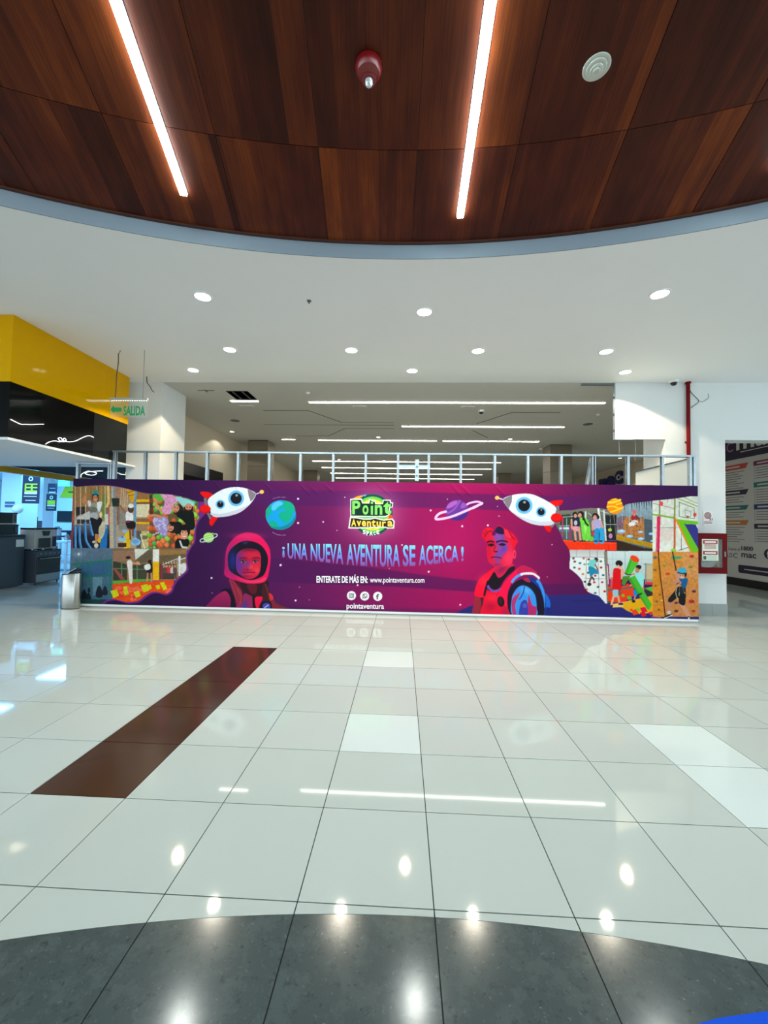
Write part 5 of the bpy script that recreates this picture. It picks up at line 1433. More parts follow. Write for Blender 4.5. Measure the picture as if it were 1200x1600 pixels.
# appliances
ap_dark = mat('appliance_graphite', rgb(70, 76, 84), .35, metal=.3)
ap_steel = mat('appliance_steel', rgb(150, 150, 150), .3, metal=.7)
ap_light = mat('appliance_beige_grey', rgb(196, 184, 172), .35, metal=.2)
ap_black = mat('appliance_black', rgb(14, 15, 17), .12)
paper = mat('paper_white', rgb(230, 230, 226), .6)
def cooker(x0, x1, y0, y1, label):
    t = root('cooker', ((x0 + x1) / 2, (y0 + y1) / 2, 0), label, 'cooker', 'free-standing cookers in the shop')
    MB().bbox(x0, x1, y0 + .02, y1, .05, .86).build('body', ap_dark, t)
    dr = MB().bbox(x0 + .02, x1 - .02, y0, y0 + .02, .28, .70, .004).build('oven_door', ap_black, t)
    MB().tube([(x0 + .06, y0 - .035, .665), (x1 - .06, y0 - .035, .665)], .011, 8).box(x0 + .08, x0 + .1, y0 - .035, y0, .655, .675).box(x1 - .1, x1 - .08, y0 - .035, y0, .655, .675).build('handle', ap_steel, dr)
    MB().bbox(x0 + .02, x1 - .02, y0 + .002, y0 + .02, .07, .265, .004).build('drawer', ap_steel, t)
    cpn = MB().bbox(x0 + .01, x1 - .01, y0 - .004, y0 + .02, .72, .85, .004).build('control_panel', ap_dark, t)
    for i in range(5):
        MB().lathe([(.019, 0), (.019, -.016), (.014, -.022)], (x0 + .1 + i * (x1 - x0 - .2) / 4, y0 - .004, .785), 12, 'y').build('knob', ap_steel, cpn)
    MB().bbox(x0, x1, y0, y1, .86, .885, .004).build('hob', ap_black, t)
    for i in range(2):
        for j in range(2):
            cx, cy = x0 + (x1 - x0) * (.28 + .44 * i), y0 + (y1 - y0) * (.3 + .42 * j)
            MB().box(cx - .11, cx + .11, cy - .006, cy + .006, .886, .902).box(cx - .006, cx + .006, cy - .11, cy + .11, .886, .902).build('pan_support', ap_black, t)
    for sx in (x0 + .04, x1 - .04):
        for sy in (y0 + .06, y1 - .06):
            MB().lathe([(.018, 0), (.018, .05)], (sx, sy, 0), 10).build('foot', ap_black, t)
    t.rotation_euler.z = math.radians(90)       # doors face the aisle
    return t
cooker(-9.89, -9.15, 9.98, 10.62, 'graphite cooker with black oven door at the shop entrance, below the beige oven')
cooker(-10.78, -10.06, 10.95, 11.55, 'graphite cooker partly hidden behind the front cooker')
t = root('wall_oven', (-9.53, 10.32, .903), 'beige grey oven with dark window standing on the front cooker', 'oven')
MB().bbox(-9.86, -9.20, 10.34, 10.74, .905, 1.45).build('body', ap_light, t)
dr = MB().bbox(-9.76, -9.40, 10.325, 10.34, .93, 1.18, .004).build('door_window', ap_black, t)
MB().prism([(-9.66, 1.37), (-9.42, 1.37), (-9.46, 1.24), (-9.62, 1.24)], 'y', 10.325, 10.34).build('grip_recess', ap_black, t)
MB().bbox(-9.86, -9.20, 10.33, 10.74, 1.40, 1.452, .004).build('top_panel', ap_black, t)
MB().box(-9.34, -9.22, 10.33, 10.34, .95, 1.22).build('control_strip', ap_black, t)
for c in t.children:
    c.location = (0, -.22, 0)
t.rotation_euler.z = math.radians(90)
t = root('washer', (-9.91, 9.8, 0), 'tall graphite appliance with a paper tag at the picture edge', 'appliance')
MB().bbox(-10.4, -9.42, 9.5, 10.1, .02, 1.285, .01).build('body', ap_dark, t)
MB().box(-9.66, -9.45, 9.496, 9.5, .98, 1.16).build('price_tag', paper, t)
MB().bbox(-10.36, -9.46, 9.488, 9.5, .08, .9, .004).build('door', ap_dark, t)
MB().box(-10.4, -9.42, 9.492, 9.5, 1.22, 1.27).build('control_strip', ap_black, t)
t.rotation_euler.z = math.radians(90)
t.location = (-9.75, 9.36, 0)
for k, (x1, z0, z1, m, lab) in enumerate(((-9.66, 1.287, 1.53, ap_black, 'black microwave on the tall graphite appliance, lower of two'), (-9.71, 1.532, 1.82, ap_light, 'beige grey microwave with black lid, upper of two on the graphite appliance'))):
    t = root('microwave', (-9.95, 9.8, z0), lab, 'microwave', 'microwaves at the shop entrance')
    MB().bbox(-10.25, x1, 9.58, 9.95, z0, z1).build('body', m, t)
    MB().bbox(-10.22, x1 - .12, 9.568, 9.58, z0 + .03, z1 - .03, .004).build('door', ap_black, t)
    MB().box(x1 - .10, x1 - .02, 9.572, 9.58, z0 + .04, z1 - .04).build('keypad', ap_dark, t)
    MB().box(-10.25, x1, 9.575, 9.95, z1 - .03, z1 + .001).build('lid', ap_black, t)
    t.rotation_euler.z = math.radians(90)
    t.location = (-9.75, 9.45, z0)
# display tables
tb_m = mat('table_white', rgb(214, 222, 230), .4)
def table(x0, x1, y0, y1, z, label):
    t = root('display_table', ((x0 + x1) / 2, (y0 + y1) / 2, 0), label, 'table', 'display tables in the shop')
    MB().bbox(x0, x1, y0, y1, z - .06, z, .005).build('table_top', tb_m, t)
    for sx in (x0 + .04, x1 - .10):
        for sy in (y0 + .04, y1 - .10):
            MB().box(sx, sx + .06, sy, sy + .06, 0, z - .06).build('leg', tb_m, t)
    MB().box(x0 + .06, x1 - .06, y0 + .06, y1 - .06, .28, .31).build('shelf', tb_m, t)
    return t
table(-11.65, -10.62, 12.5, 13.3, 1.0, 'white display table with small appliances behind the front cooker')
table(-13.6, -12.2, 14.9, 15.7, 1.0, 'white display table far back below the dark television')
table(-11.5, -10.75, 11.9, 12.3, .98, 'narrow pale display counter with a lit card beside the white pillar')
# small goods on the tables: each its own thing
def kettle(x, y, z, m, label):
    t = root('kettle', (x, y, z), label, 'kettle')
    MB().lathe([(.075, 0), (.08, .02), (.07, .12), (.05, .18), (.012, .195)], (x, y, z), 16).build('body', m, t, True)
    MB().tube(spl([(x + .05, y, z + .17), (x + .12, y, z + .16), (x + .125, y, z + .08), (x + .075, y, z + .04)]), .01, 6).build('handle', ap_black, t, True)
    MB().prism([(x - .06, z + .12), (x - .11, z + .165), (x - .05, z + .165)], 'y', y - .02, y + .02).build('spout', m, t)
def blender_(x, y, z, m, label):
    t = root('blender_jug', (x, y, z), label, 'blender')
    MB().lathe([(.085, 0), (.08, .03), (.06, .13), (.055, .15)], (x, y, z), 16).build('base', m, t, True)
    MB().lathe([(.05, .15), (.075, .36), (.077, .37)], (x, y, z), 16).build('jug', mat('jug_plastic', rgb(150, 160, 170), .15), t, True)
    MB().lathe([(.078, .37), (.07, .395), (.02, .40)], (x, y, z), 16).build('lid', ap_black, t, True)
def carton(x, y, z, w, d, h, m, label):
    t = root('carton', (x, y, z), label, 'box', 'cartons on the display tables')
    MB().bbox(x - w / 2, x + w / 2, y - d / 2, y + d / 2, z, z + h, .003).build('box', m, t)
    MB().box(x - w * .35, x + w * .35, y - d / 2 - .002, y - d / 2, z + h * .25, z + h * .7).build('print', paper, t)
navy = mat('navy_print', rgb(26, 30, 56), .45)
red_m = mat('red_print', rgb(170, 40, 50), .45)
yg = mat('lime_print', rgb(186, 206, 40), .45)
kettle(-11.45, 12.8, 1.0, ap_black, 'black kettle at the pillar end of the display table')
blender_(-11.15, 12.8, 1.0, ap_dark, 'blender with clear jug on the display table')
kettle(-10.9, 12.85, 1.0, ap_steel, 'steel kettle beside the blender on the display table')
carton(-11.6, 13.15, 1.0, .3, .2, .34, navy, 'navy carton at the rear of the display table')
carton(-10.8, 13.1, 1.0, .26, .2, .22, red_m, 'red carton at the free end of the display table')
blender_(-13.3, 15.2, 1.0, ap_light, 'pale blender on the far display table')
carton(-12.95, 15.2, 1.0, .36, .26, .26, navy, 'navy carton on the far display table')
kettle(-12.6, 15.15, 1.0, red_m, 'red kettle on the far display table')
carton(-12.35, 15.3, 1.0, .24, .24, .36, ap_dark, 'grey carton at the end of the far display table')
t = root('display_card', (-11.1, 12.0, .98), 'brightly lit white price card on the narrow counter', 'sign')
MB().prism([(11.94, .98), (12.10, .98), (12.09, .985), (12.04, 1.22), (12.03, 1.22)], 'x', -11.3, -10.85).build('card', mat('lit_card', rgb(240, 244, 244), .5, emit=(.75, .95, 1), estr=.5), t)
MB().box(-11.25, -10.9, 11.985, 11.99, 1.06, 1.075).build('print_line', navy, t)
t = root('display_rack', (-11.95, 12.7, 0), 'dark display rack on a pale cabinet behind the first shop pillar', 'rack')
MB().box(-12.28, -11.86, 12.75, 13.1, 0, .9).build('cabinet', tb_m, t)
for i in range(2):
    MB().box(-12.26, -11.88, 12.78, 13.08, .9 + .42 * i, .925 + .42 * i).build('shelf', ap_black, t)
for x in (-12.26, -11.90):
    MB().box(x, x + .02, 12.78, 12.80, .925, 1.75).build('post', ap_black, t)
for i in range(2):
    for j in range(2):
        MB().bbox(-12.22 + j * .17, -12.08 + j * .17, 12.82, 13.0, .93 + .42 * i, 1.2 + .42 * i).build('machine', ap_dark if j else ap_black, t)
t = root('television', (-14.95, 17.46, 1.60), 'dark television on the rear shop wall', 'television')
MB().bbox(-15.32, -14.58, 17.44, 17.498, 1.58, 2.06).build('frame', ap_black, t)
MB().box(-15.29, -14.61, 17.435, 17.44, 1.61, 2.03).build('screen', mat('screen_dark', rgb(16, 30, 36), .1), t)
# hanging promotion posters
def poster(x0, x1, y, z0, z1, label, cards):
    t = root('hanging_poster', ((x0 + x1) / 2, y, z0), label, 'poster', 'dark promotion posters hung in the shop')
    MB().box(x0, x1, y, y + .008, z0, z1).build('sheet', navy, t)
    w = x1 - x0
    for (a, b, c, d, m, nm) in cards:
        MB().box(x0 + w * a, x0 + w * b, y - .002, y, z0 + (z1 - z0) * c, z0 + (z1 - z0) * d).build(nm, m, t)
    for x in (x0 + .04, x1 - .04):
        MB().tube([(x, y + .004, z1), (x, y + .004, 3.42)], .003, 5).build('cord', steel_dark, t)
    return t
def disc_logo(t, x, y, z, r):
    MB().lathe([(r, 0), (r * .55, 0)], (x, y, z), 18, 'y', cap=False).build('emblem', paper, t)
p1 = poster(-11.19, -10.66, 11.5, 2.13, 2.97, 'larger navy promotion poster with lime price panel hanging over the appliances', [(.14, .86, .42, .70, yg, 'price_panel'), (.14, .86, .33, .41, paper, 'text_panel'), (.1, .85, .24, .26, paper, 'text_line'), (.2, .8, .10, .12, paper, 'text_line')])
disc_logo(p1, -10.94, 11.497, 2.86, .07)
for i in range(2):
    for j in range(2):
        MB().box(-11.07 + j * .2, -10.93 + j * .2, 11.496, 11.498, 2.52 + i * .1, 2.58 + i * .1).build('price_digit', navy, p1)
p2 = poster(-11.81, -11.45, 13.0, 1.96, 2.52, 'smaller navy promotion poster with lime panel hanging deeper in the shop', [(.12, .88, .36, .62, yg, 'price_panel'), (.12, .88, .26, .35, paper, 'text_panel'), (.15, .8, .14, .16, paper, 'text_line')])
disc_logo(p2, -11.63, 12.997, 2.40, .06)
p3 = poster(-11.79, -11.47, 13.02, 2.54, 2.87, 'narrow navy poster strip hanging above the smaller poster', [(.15, .85, .05, .16, paper, 'text_panel'), (.2, .8, .5, .54, paper, 'text_line')])
t = root('exit_sign', (-12.1, 14.0, 2.86), 'small glowing turquoise exit sign inside the blue shop', 'sign')
MB().box(-12.28, -11.89, 13.98, 14.02, 2.87, 3.08).build('panel', mat('exit_glow', rgb(40, 220, 190), .4, emit=(.08, .85, .65), estr=1.2), t)
lettering('lettering', 'SALIDA', paper, t, -12.24, -11.93, 2.93, 3.02, 13.978)
for x in (-12.2, -11.97):
    MB().tube([(x, 14, 3.08), (x, 14, 3.42)], .004, 5).build('rod', steel_dark, t)
t = root('lime_sign', (-14.8, 17.48, 2.65), 'lime green slanted sign on the rear shop wall', 'sign')
MB().prism([(-15.25, 2.66), (-14.5, 2.66), (-14.5, 3.15), (-15.0, 3.15)], 'y', 17.46, 17.495).build('panel', yg, t)
MB().box(-14.85, -14.55, 17.455, 17.46, 2.88, 2.93).build('text_line', navy, t)
t = root('wall_plate', (-12.0, 11.99, 2.0), 'small dark lettered plate on the shop pillar', 'sign')
for i in range(2):
    MB().box(-12.2, -11.9, 11.985, 11.999, 2.03 + i * .1, 2.10 + i * .1).build('text_line', mat('plate_ink', rgb(70, 100, 130), .5), t)
t = root('balloon', (-11.3, 11.5, 1.84), 'round white balloon floating by the shop pillar', 'balloon')
MB().sphere((-11.3, 11.5, 1.96), .13, 16, 12, sz=1.08).build('skin', mat('balloon_white', rgb(225, 230, 235), .3), t, True)
MB().lathe([(.004, 0), (.014, -.022)], (-11.3, 11.5, 1.822), 8).build('knot', mat('balloon_white', rgb(225, 230, 235), .3), t)
MB().tube([(-11.3, 11.5, 1.80), (-11.29, 11.52, 1.2), (-11.3, 11.55, .6), (-11.3, 11.52, .002)], .002, 4).build('string', paper, t)
# anti-theft pedestal by the entrance
t = root('security_pedestal', (-9.02, 11.0, 0), 'slim blue lit security pedestal at the shop entrance beside the hoarding end', 'pedestal')
MB().bbox(-9.14, -8.90, 10.92, 11.08, 0, .03).build('base', ap_steel, t)
for x in (-9.09, -8.95):
    MB().tube([(x, 11.0, .03), (x, 11.0, 1.48)], .016, 8).build('post', ap_steel, t, True)
MB().tube([(-9.09, 11.0, 1.48), (-9.02, 11.0, 1.52), (-8.95, 11.0, 1.48)], .016, 8).build('top_bow', ap_steel, t, True)
MB().box(-9.074, -8.966, 10.993, 11.007, .06, 1.47).build('panel', mat('pedestal_panel', rgb(90, 150, 230), .2, emit=(.08, .25, .9), estr=.5), t)
# ------------------------------------------------------------------ hanging exit sign
green = mat('sign_green', rgb(4, 120, 62), .4, emit=(.01, .42, .16), estr=.22)
acrylic = bpy.data.materials.new('clear_acrylic')
acrylic.use_nodes = True
_p = acrylic.node_tree.nodes['Principled BSDF']
_p.inputs['Base Color'].default_value = (.93, .97, .95, 1); _p.inputs['Roughness'].default_value = .08; _p.inputs['Transmission Weight'].default_value = .92; _p.inputs['IOR'].default_value = 1.18
SY = 6.75
t = root('hanging_exit_sign', (-4.72, SY, 3.44), 'clear hanging exit sign with green arrow and the word SALIDA', 'sign')
MB().bbox(-5.055, -4.39, SY - .02, SY + .02, 3.735, 3.785, .005).build('rail', mat('rail_grey', rgb(176, 178, 172), .4, metal=.3), t)
MB().box(-5.05, -4.395, SY - .004, SY + .004, 3.445, 3.735).build('plate', acrylic, t)
lettering('lettering', 'SALIDA', green, t, -4.815, -4.43, 3.475, 3.645, SY - .006, .035)
MB().prism([(-5.045, 3.585), (-4.985, 3.65), (-4.985, 3.615), (-4.845, 3.615), (-4.845, 3.54), (-4.985, 3.54), (-4.985, 3.515)], 'y', SY - .008, SY - .005).build('arrow', green, t)
for i in range(16):
    x = -5.02 + i * .0405
    MB().box(x, x + .014, SY - .022, SY - .02, 3.726, 3.735).build('led', mat('sign_led', (1, 1, .9), .5, emit=(1, 1, .85), estr=3), t)
MB().tube([(-4.97, SY, 3.785), (-4.965, SY, 3.95), (-4.96, SY, 4.2), (-4.94, SY, 4.4), (-4.945, SY, 4.55), (-4.91, SY, 4.61)], .008, 6).build('cable', mat('cable_brown', rgb(86, 56, 34), .6), t)
MB().tube([(-4.482, SY, 3.785), (-4.482, SY, 4.618)], .004, 5).build('rod', steel_dark, t)
MB().lathe([(.02, 0), (.008, .015)], (-4.482, SY, 3.785), 8).build('clip', steel_dark, t)
cab = mat('cable_dark', rgb(70, 74, 62), .6)
tag(MB().tube(spl([(-5.25, 8.0, 4.618), (-5.235, 8.0, 4.50), (-5.2, 8.0, 4.45), (-5.16, 8.0, 4.40), (-5.13, 8.0, 4.34), (-5.08, 8.0, 4.295)]), .009, 6).build('loose_cable', cab), 'loose dark cable end dangling from the ceiling beside the exit sign', 'cable')

# ------------------------------------------------------------------ red sprinkler pipe, dome camera, loose wires at the right-hand column
pipe = mat('pipe_red', rgb(112, 3, 8), .45, spec=.12)
t = root('fire_pipe', (5.675, 8.305, 0), 'vertical red fire pipe running up the white column to the ceiling', 'pipe')
MB().lathe([(.034, 0), (.034, H - .001)], (5.675, 8.305, 0), 16).build('pipe', pipe, t, True)
MB().lathe([(.05, H - .03), (.05, H - .001)], (5.675, 8.305, 0), 16).build('flange', pipe, t, True)
for z in (1.9, 3.4):
    MB().box(5.63, 5.72, 8.33, 8.349, z, z + .03).build('clamp', pipe, t)
def dome(x, y, r, label, group=None, dark=rgb(24, 26, 30)):
    t = root('dome_camera', (x, y, H - r * 1.1), label, 'camera', group)
    MB().lathe([(r, -.001), (r, -.035), (r * .86, -.05)], (x, y, H), 20, cap=True).build('base', dl_ring, t, True)
    MB().lathe([(r * .72 * math.cos(a), -.05 - r * .72 * math.sin(a)) for a in np.linspace(0, math.pi / 2 - .02, 7)], (x, y, H), 20).build('dome', mat('dome_smoked', dark, .08), t, True)
dome(5.33, 8.20, .085, 'white dome camera with smoked bubble at the ceiling beside the red pipe')
dome(1.975, 10.35, .08, 'white dome camera between the first two long light lines', None, rgb(120, 120, 120))
tag(MB().tube(spl([(5.715, 8.338, 4.49), (5.76, 8.338, 4.42), (5.84, 8.338, 4.33), (5.90, 8.338, 4.26), (5.87, 8.338, 4.2), (5.80, 8.338, 4.15), (5.76, 8.338, 4.11)]), .006, 5).build('loose_wire', cab), 'thin loose wire curling out from behind the red pipe', 'wire')
tag(MB().tube(spl([(5.92, 8.341, 4.25), (5.98, 8.341, 4.235), (6.06, 8.341, 4.28), (6.10, 8.341, 4.33), (6.085, 8.341, 4.40)]), .005, 5).build('loose_wire', mat('wire_pale', rgb(150, 156, 150), .6)), 'pale loose wire hooked on the white wall away from the pipe', 'wire')

# ------------------------------------------------------------------ fire-hose cabinet and sign
red = mat('cabinet_red', rgb(98, 1, 5), .5, spec=.1)
CX0, CX1, CZ0, CZ1, CF = 5.735, 6.285, .83, 1.61, 8.16
t = root('hose_cabinet', (6.06, 8.25, CZ0), 'red fire hose cabinet with glass door and notice beside the banner end', 'cabinet')
MB().box(CX0 + .02, CX1 - .02, 8.33, 8.348, CZ0 + .02, CZ1 - .02).build('back', mat('cabinet_inside', rgb(96, 14, 18), .6), t)
for (a, b, c, d) in ((CX0, CX1, CZ0, CZ0 + .02), (CX0, CX1, CZ1 - .02, CZ1), (CX0, CX0 + .02, CZ0 + .02, CZ1 - .02), (CX1 - .02, CX1, CZ0 + .02, CZ1 - .02)):
    MB().box(a, b, CF + .012, 8.348, c, d).build('side', red, t)
dr = MB().box(CX0, CX1, CF, CF + .012, CZ0, CZ0 + .12).box(CX0, CX1, CF, CF + .012, CZ1 - .115, CZ1).box(CX0, CX0 + .06, CF, CF + .012, CZ0 + .12, CZ1 - .115).box(CX1 - .085, CX1, CF, CF + .012, CZ0 + .12, CZ1 - .115).build('door', red, t)
MB().box(CX0 + .05, CX1 - .075, CF + .006, CF + .010, CZ0 + .115, CZ1 - .105).build('pane', acrylic, dr)
MB().box(CX1 - .06, CX1 - .035, CF - .015, CF, 1.16, 1.26).build('latch', steel_dark, dr)
hose = mat('hose_canvas', rgb(176, 180, 170), .7, var=.08, vscale=14)
hr = MB()
for k in range(5):
    R_ = .19 - k * .032
    pts = [(5.98 + R_ * math.cos(2 * math.pi * i / 24), 8.26, 1.14 + R_ * math.sin(2 * math.pi * i / 24)) for i in range(25)]
    hr.tube(pts, .017, 6)
hr.build('hose_coil', hose, t, True)
MB().lathe([(.05, -.03), (.05, .06)], (5.98, 8.26, 1.14), 14, 'y').build('hub', red, t)
MB().lathe([(.02, 0), (.03, .05), (.016, .2)], (6.19, 8.26, .955), 12).build('nozzle', mat('nozzle_brass', rgb(150, 120, 70), .35, metal=.7), t, True)
nt_ = MB().box(5.815, 6.115, CF - .003, CF, 1.08, 1.497).build('notice', mat('notice_cream', rgb(222, 230, 214), .5), t)
nr = mat('notice_red', rgb(160, 24, 30), .5)
for z0, z1 in ((1.405, 1.475), (1.195, 1.265)):
    MB().box(5.83, 6.10, CF - .005, CF - .003, z0, z1).build('stripe', nr, nt_)
    MB().box(5.86, 6.07, CF - .006, CF - .005, z0 + .02, z1 - .02).build('text_line', paper, nt_)
for z in (1.385, 1.36, 1.335, 1.31, 1.175, 1.15, 1.125, 1.10):
    if z < 1.2:
        MB().box(5.91, 6.09, CF - .005, CF - .003, z, z + .008).build('text_line', mat('notice_grey', rgb(130, 160, 140), .5), nt_)
    else:
        MB().box(5.855, 6.075, CF - .005, CF - .003, z, z + .011).build('text_line', nr, nt_)
MB().box(5.835, 5.89, CF - .005, CF - .003, 1.10, 1.17).build('mark', mat('notice_dark', rgb(50, 90, 60), .5), nt_)
t = root('hose_reel_sign', (6.06, 8.34, 1.77), 'small white sign with red hose coil and number 21 above the hose cabinet', 'sign')
MB().box(5.972, 6.156, 8.342, 8.349, 1.765, 2.04).build('plate', paper, t)
cl_ = mat('sign_maroon', rgb(140, 70, 78), .5)
for r0, r1 in ((.068, .052), (.046, .030), (.024, .010)):
    MB().lathe([(r0, 0), (r1, 0)], (6.058, 8.3405, 1.958), 22, 'y', cap=False).build('coil', cl_, t)
lettering('lettering', '21', mat('ink_black', rgb(30, 26, 30), .5), t, 6.085, 6.148, 1.862, 1.905, 8.340, .05)
for z in (1.828, 1.803):
    MB().box(5.985, 6.14, 8.340, 8.342, z, z + .012).build('text_line', nr, t)

# ------------------------------------------------------------------ information poster on the right-hand wall
PXX = 10.238
poster_m = mat('poster_grey', rgb(196, 196, 192), .5)
t = root('info_poster', (10.24, 12.4, 0.2), 'tall wall poster with coloured headings and navy top band seen through the opening', 'poster')
MB().box(10.238, 10.249, 10.4, 13.9, 0.23, 4.58).build('sheet', poster_m, t)
pn = mat('poster_navy', rgb(28, 24, 58), .45)
def pl(y0, y1, z0, z1, m, nm, d=.002):
    return MB().box(PXX - d, PXX, min(y0, y1), max(y0, y1), z0, z1).build(nm, m, t)
def tab(y0, y1, z0, z1, m):
    """heading bar with one slanted end"""
    MB().prism([(y0, z0), (y1 + .03, z0), (y1 - .06, z1), (y0, z1)], 'x', PXX - .003, PXX).build('heading', m, t)
pl(10.4, 13.9, 3.86, 4.58, pn, 'top_band')
pl(10.4, 13.9, .235, .24, pn, 'edge')
lettering('lettering', 'mac', paper, t, 12.9, 11.45, 4.12, 4.58, PXX - .004, .02, axis='x')
pl(12.75, 11.2, 4.045, 4.065, paper, 'text_line', .004)
lettering('lettering', 'C', mat('poster_pink', rgb(170, 110, 150), .5), t, 13.28, 13.02, 4.12, 4.42, PXX - .004, .01, axis='x')
cols = {'r': mat('tab_red', rgb(196, 66, 60), .5), 'n': pn, 't': mat('tab_teal', rgb(36, 112, 110), .5), 'o': mat('tab_orange', rgb(190, 116, 50), .5), 'm': mat('tab_magenta', rgb(124, 36, 86), .5), 'b': mat('tab_blue', rgb(34, 56, 110), .5)}
ink_g = mat('poster_ink', rgb(112, 112, 114), .5)
def block(y0, w, z0, z1, c, lines):
    tab(y0, y0 - w, z0, z1, cols[c])
    MB().box(PXX - .004, PXX - .003, y0 - w * .72, y0 - .12, z0 + (z1 - z0) * .35, z0 + (z1 - z0) * .65).build('heading_text', poster_m, t)
    for i in range(lines):
        z = z0 - .06 - i * .072
        ln = (.95, .7, .9, .8, .6)[i % 5] * w
        pl(y0 - .07, y0 - .07 - ln * .86, z - .022, z, ink_g, 'text_line')
    pl(y0 - .02, y0 - .03, z0 - .06 - lines * .072, z0 - .02, ink_g, 'rule')
block(13.42, .88, 3.54, 3.70, 'r', 8)
block(13.42, .88, 2.76, 2.91, 'n', 3)
block(13.42, .88, 2.30, 2.44, 't', 3)
block(13.42, .88, 1.84, 1.99, 'o', 7)
block(12.30, 1.0, 3.56, 3.70, 'm', 5)
block(12.30, 1.0, 2.93, 3.08, 't', 6)
block(12.30, 1.0, 2.29, 2.44, 'b', 4)
block(12.30, 1.0, 1.73, 1.88, 'n', 5)
lettering('lettering', 'Llama al', pn, t, 13.24, 12.82, 1.06, 1.15, PXX - .003, 0, axis='x')
lettering('lettering', '1800', pn, t, 12.76, 12.34, 1.08, 1.21, PXX - .003, .03, axis='x')
lettering('lettering', 'ALO', mat('poster_purple', rgb(100, 34, 84), .5), t, 13.42, 13.09, .84, .97, PXX - .003, .01, axis='x')
lettering('lettering', 'C', pn, t, 13.06, 12.90, .83, .98, PXX - .003, 0, axis='x')
lettering('lettering', 'mac', pn, t, 12.76, 12.24, .87, 1.0, PXX - .003, .02, axis='x')
bar = [(12.88, .44), (12.84, .40), (10.6, .40), (10.6, .64), (12.84, .64), (12.88, .60)]
MB().prism(bar, 'x', PXX - .003, PXX).build('button_bar', pn, t)
pl(12.66, 11.4, .505, .535, poster_m, 'text_line', .004)
MB().lathe([(.14, 0), (.001, 0)], (PXX - .003, 11.85, 1.03), 20, 'x', cap=False).build('round_icon', pn, t)
lettering('lettering', 'f', paper, t, 11.90, 11.80, .93, 1.13, PXX - .004, .03, axis='x')
struct('baseboard_right', MB().box(10.225, 10.25, YO + .3, 17.0, 0, .228), mat('base_black', rgb(14, 14, 20), .3))

# raised sign letters further along the same wall
def solid_text(name, body, m, parent, y0, y1, z0, z1, x, depth, bold=.02):
    v, f = text_mesh(body, bold)
    lo, hi = v.min(0), v.max(0)
    q = (v - lo) / (hi - lo)
    n = len(q)
    from collections import Counter
    ec = Counter()
    for face in f:
        for i in range(len(face)):
            ec[tuple(sorted((face[i], face[(i + 1) % len(face)])))] += 1
    vs = [(x, y0 + (y1 - y0) * a, z0 + (z1 - z0) * b) for a, b in q] + [(x - depth, y0 + (y1 - y0) * a, z0 + (z1 - z0) * b) for a, b in q]
    fs = [tuple(i for i in face) for face in f] + [tuple(i + n for i in reversed(face)) for face in f]
    fs += [(a, b, b + n, a + n) for (a, b), c in ec.items() if c == 1]
    return MB().add(vs, fs).build(name, m, parent)
sign_navy = mat('sign_navy', rgb(30, 34, 104), .35)
t = root('raised_wall_sign', (10.2, 20.2, 3.72), 'raised dark blue lowercase wall sign seen above the hoarding', 'sign')
for ch, a, b, c, d in (('m', 21.5, 20.72, 3.70, 4.20), ('a', 20.62, 20.0, 3.72, 4.26), ('c', 19.9, 19.3, 3.76, 4.40)):
    solid_text('letter', ch, sign_navy, t, a, b, c, d, 10.248, .10, .045)
solid_text('emblem', 'c', mat('sign_white', rgb(220, 220, 224), .4), t, 19.72, 19.42, 3.95, 4.22, 10.146, .01, .01)

# ------------------------------------------------------------------ bits and pieces on the ceilings
t = root('ceiling_hatch', (-3.75, 9.2, H - .02), 'open black square ceiling hatch with two bars behind the opening', 'hatch')
MB().box(-4.0, -3.5, 8.9, 9.5, H - .003, H - .0005).build('opening', mat('hatch_shade', rgb(4, 4, 4), .9, spec=0), t)  # flat black sheet below the solid ceiling, painted shade of the hole
for x in (-3.86, -3.64):
    MB().box(x, x + .02, 8.9, 9.5, H - .02, H - .003).build('bar', steel_dark, t)
MB().box(-4.0, -3.5, 9.47, 9.5, H - .018, H - .003).build('bar', steel_dark, t)
gm = mat('groove_dark', rgb(70, 70, 66), .8)
for i, pts in enumerate(([(-3.66, 10.43), (-2.48, 10.43), (-1.78, 11.65), (-0.28, 11.65)], [(-4.17, 11.95), (-0.28, 11.95)], [(-3.59, 13.46), (-2.5, 13.46), (-1.79, 12.37), (-0.28, 12.37)], [(2.11, 11.72), (2.8, 10.53), (4.01, 10.53)], [(2.12, 12.5), (2.81, 13.58)])):
    mb = MB()
    for (xa, ya), (xb, yb) in zip(pts[:-1], pts[1:]):
        d = Vector((xb - xa, yb - ya, 0)).normalized(); s = Vector((-d.y, d.x, 0)) * .014
        a, b = Vector((xa, ya, 0)) - d * .01, Vector((xb, yb, 0)) + d * .01
        mb.add([(p.x, p.y, z) for z in (H - .004, H - .0005) for p in (a - s, a + s, b + s, b - s)], [(0, 1, 2, 3), (7, 6, 5, 4), (0, 4, 5, 1), (1, 5, 6, 2), (2, 6, 7, 3), (3, 7, 4, 0)])
    struct('trim_%d' % (i + 4), mb, gm)
grille_m = mat('grille_grey', rgb(112, 114, 112), .6)
def grille(x, y, r, label):
    t = root('ceiling_speaker', (x, y, H - .012), label, 'speaker', 'round grilles on the hall ceiling')
    MB().lathe([(r, -.001), (r, -.010), (r * .9, -.012)], (x, y, H), 22).build('rim', grille_m, t, True)
    for k in range(3):
        q = r * (.75 - .22 * k)
        MB().lathe([(q, -.012), (q, -.015), (q - .02, -.015), (q - .02, -.012)], (x, y, H), 20, cap=False).build('ring', steel_dark, t)
grille(-4.87, 11.5, .13, 'round grey ceiling grille near the white column')
grille(5.23, 11.7, .13, 'round grey ceiling grille near the drywall bulkhead')
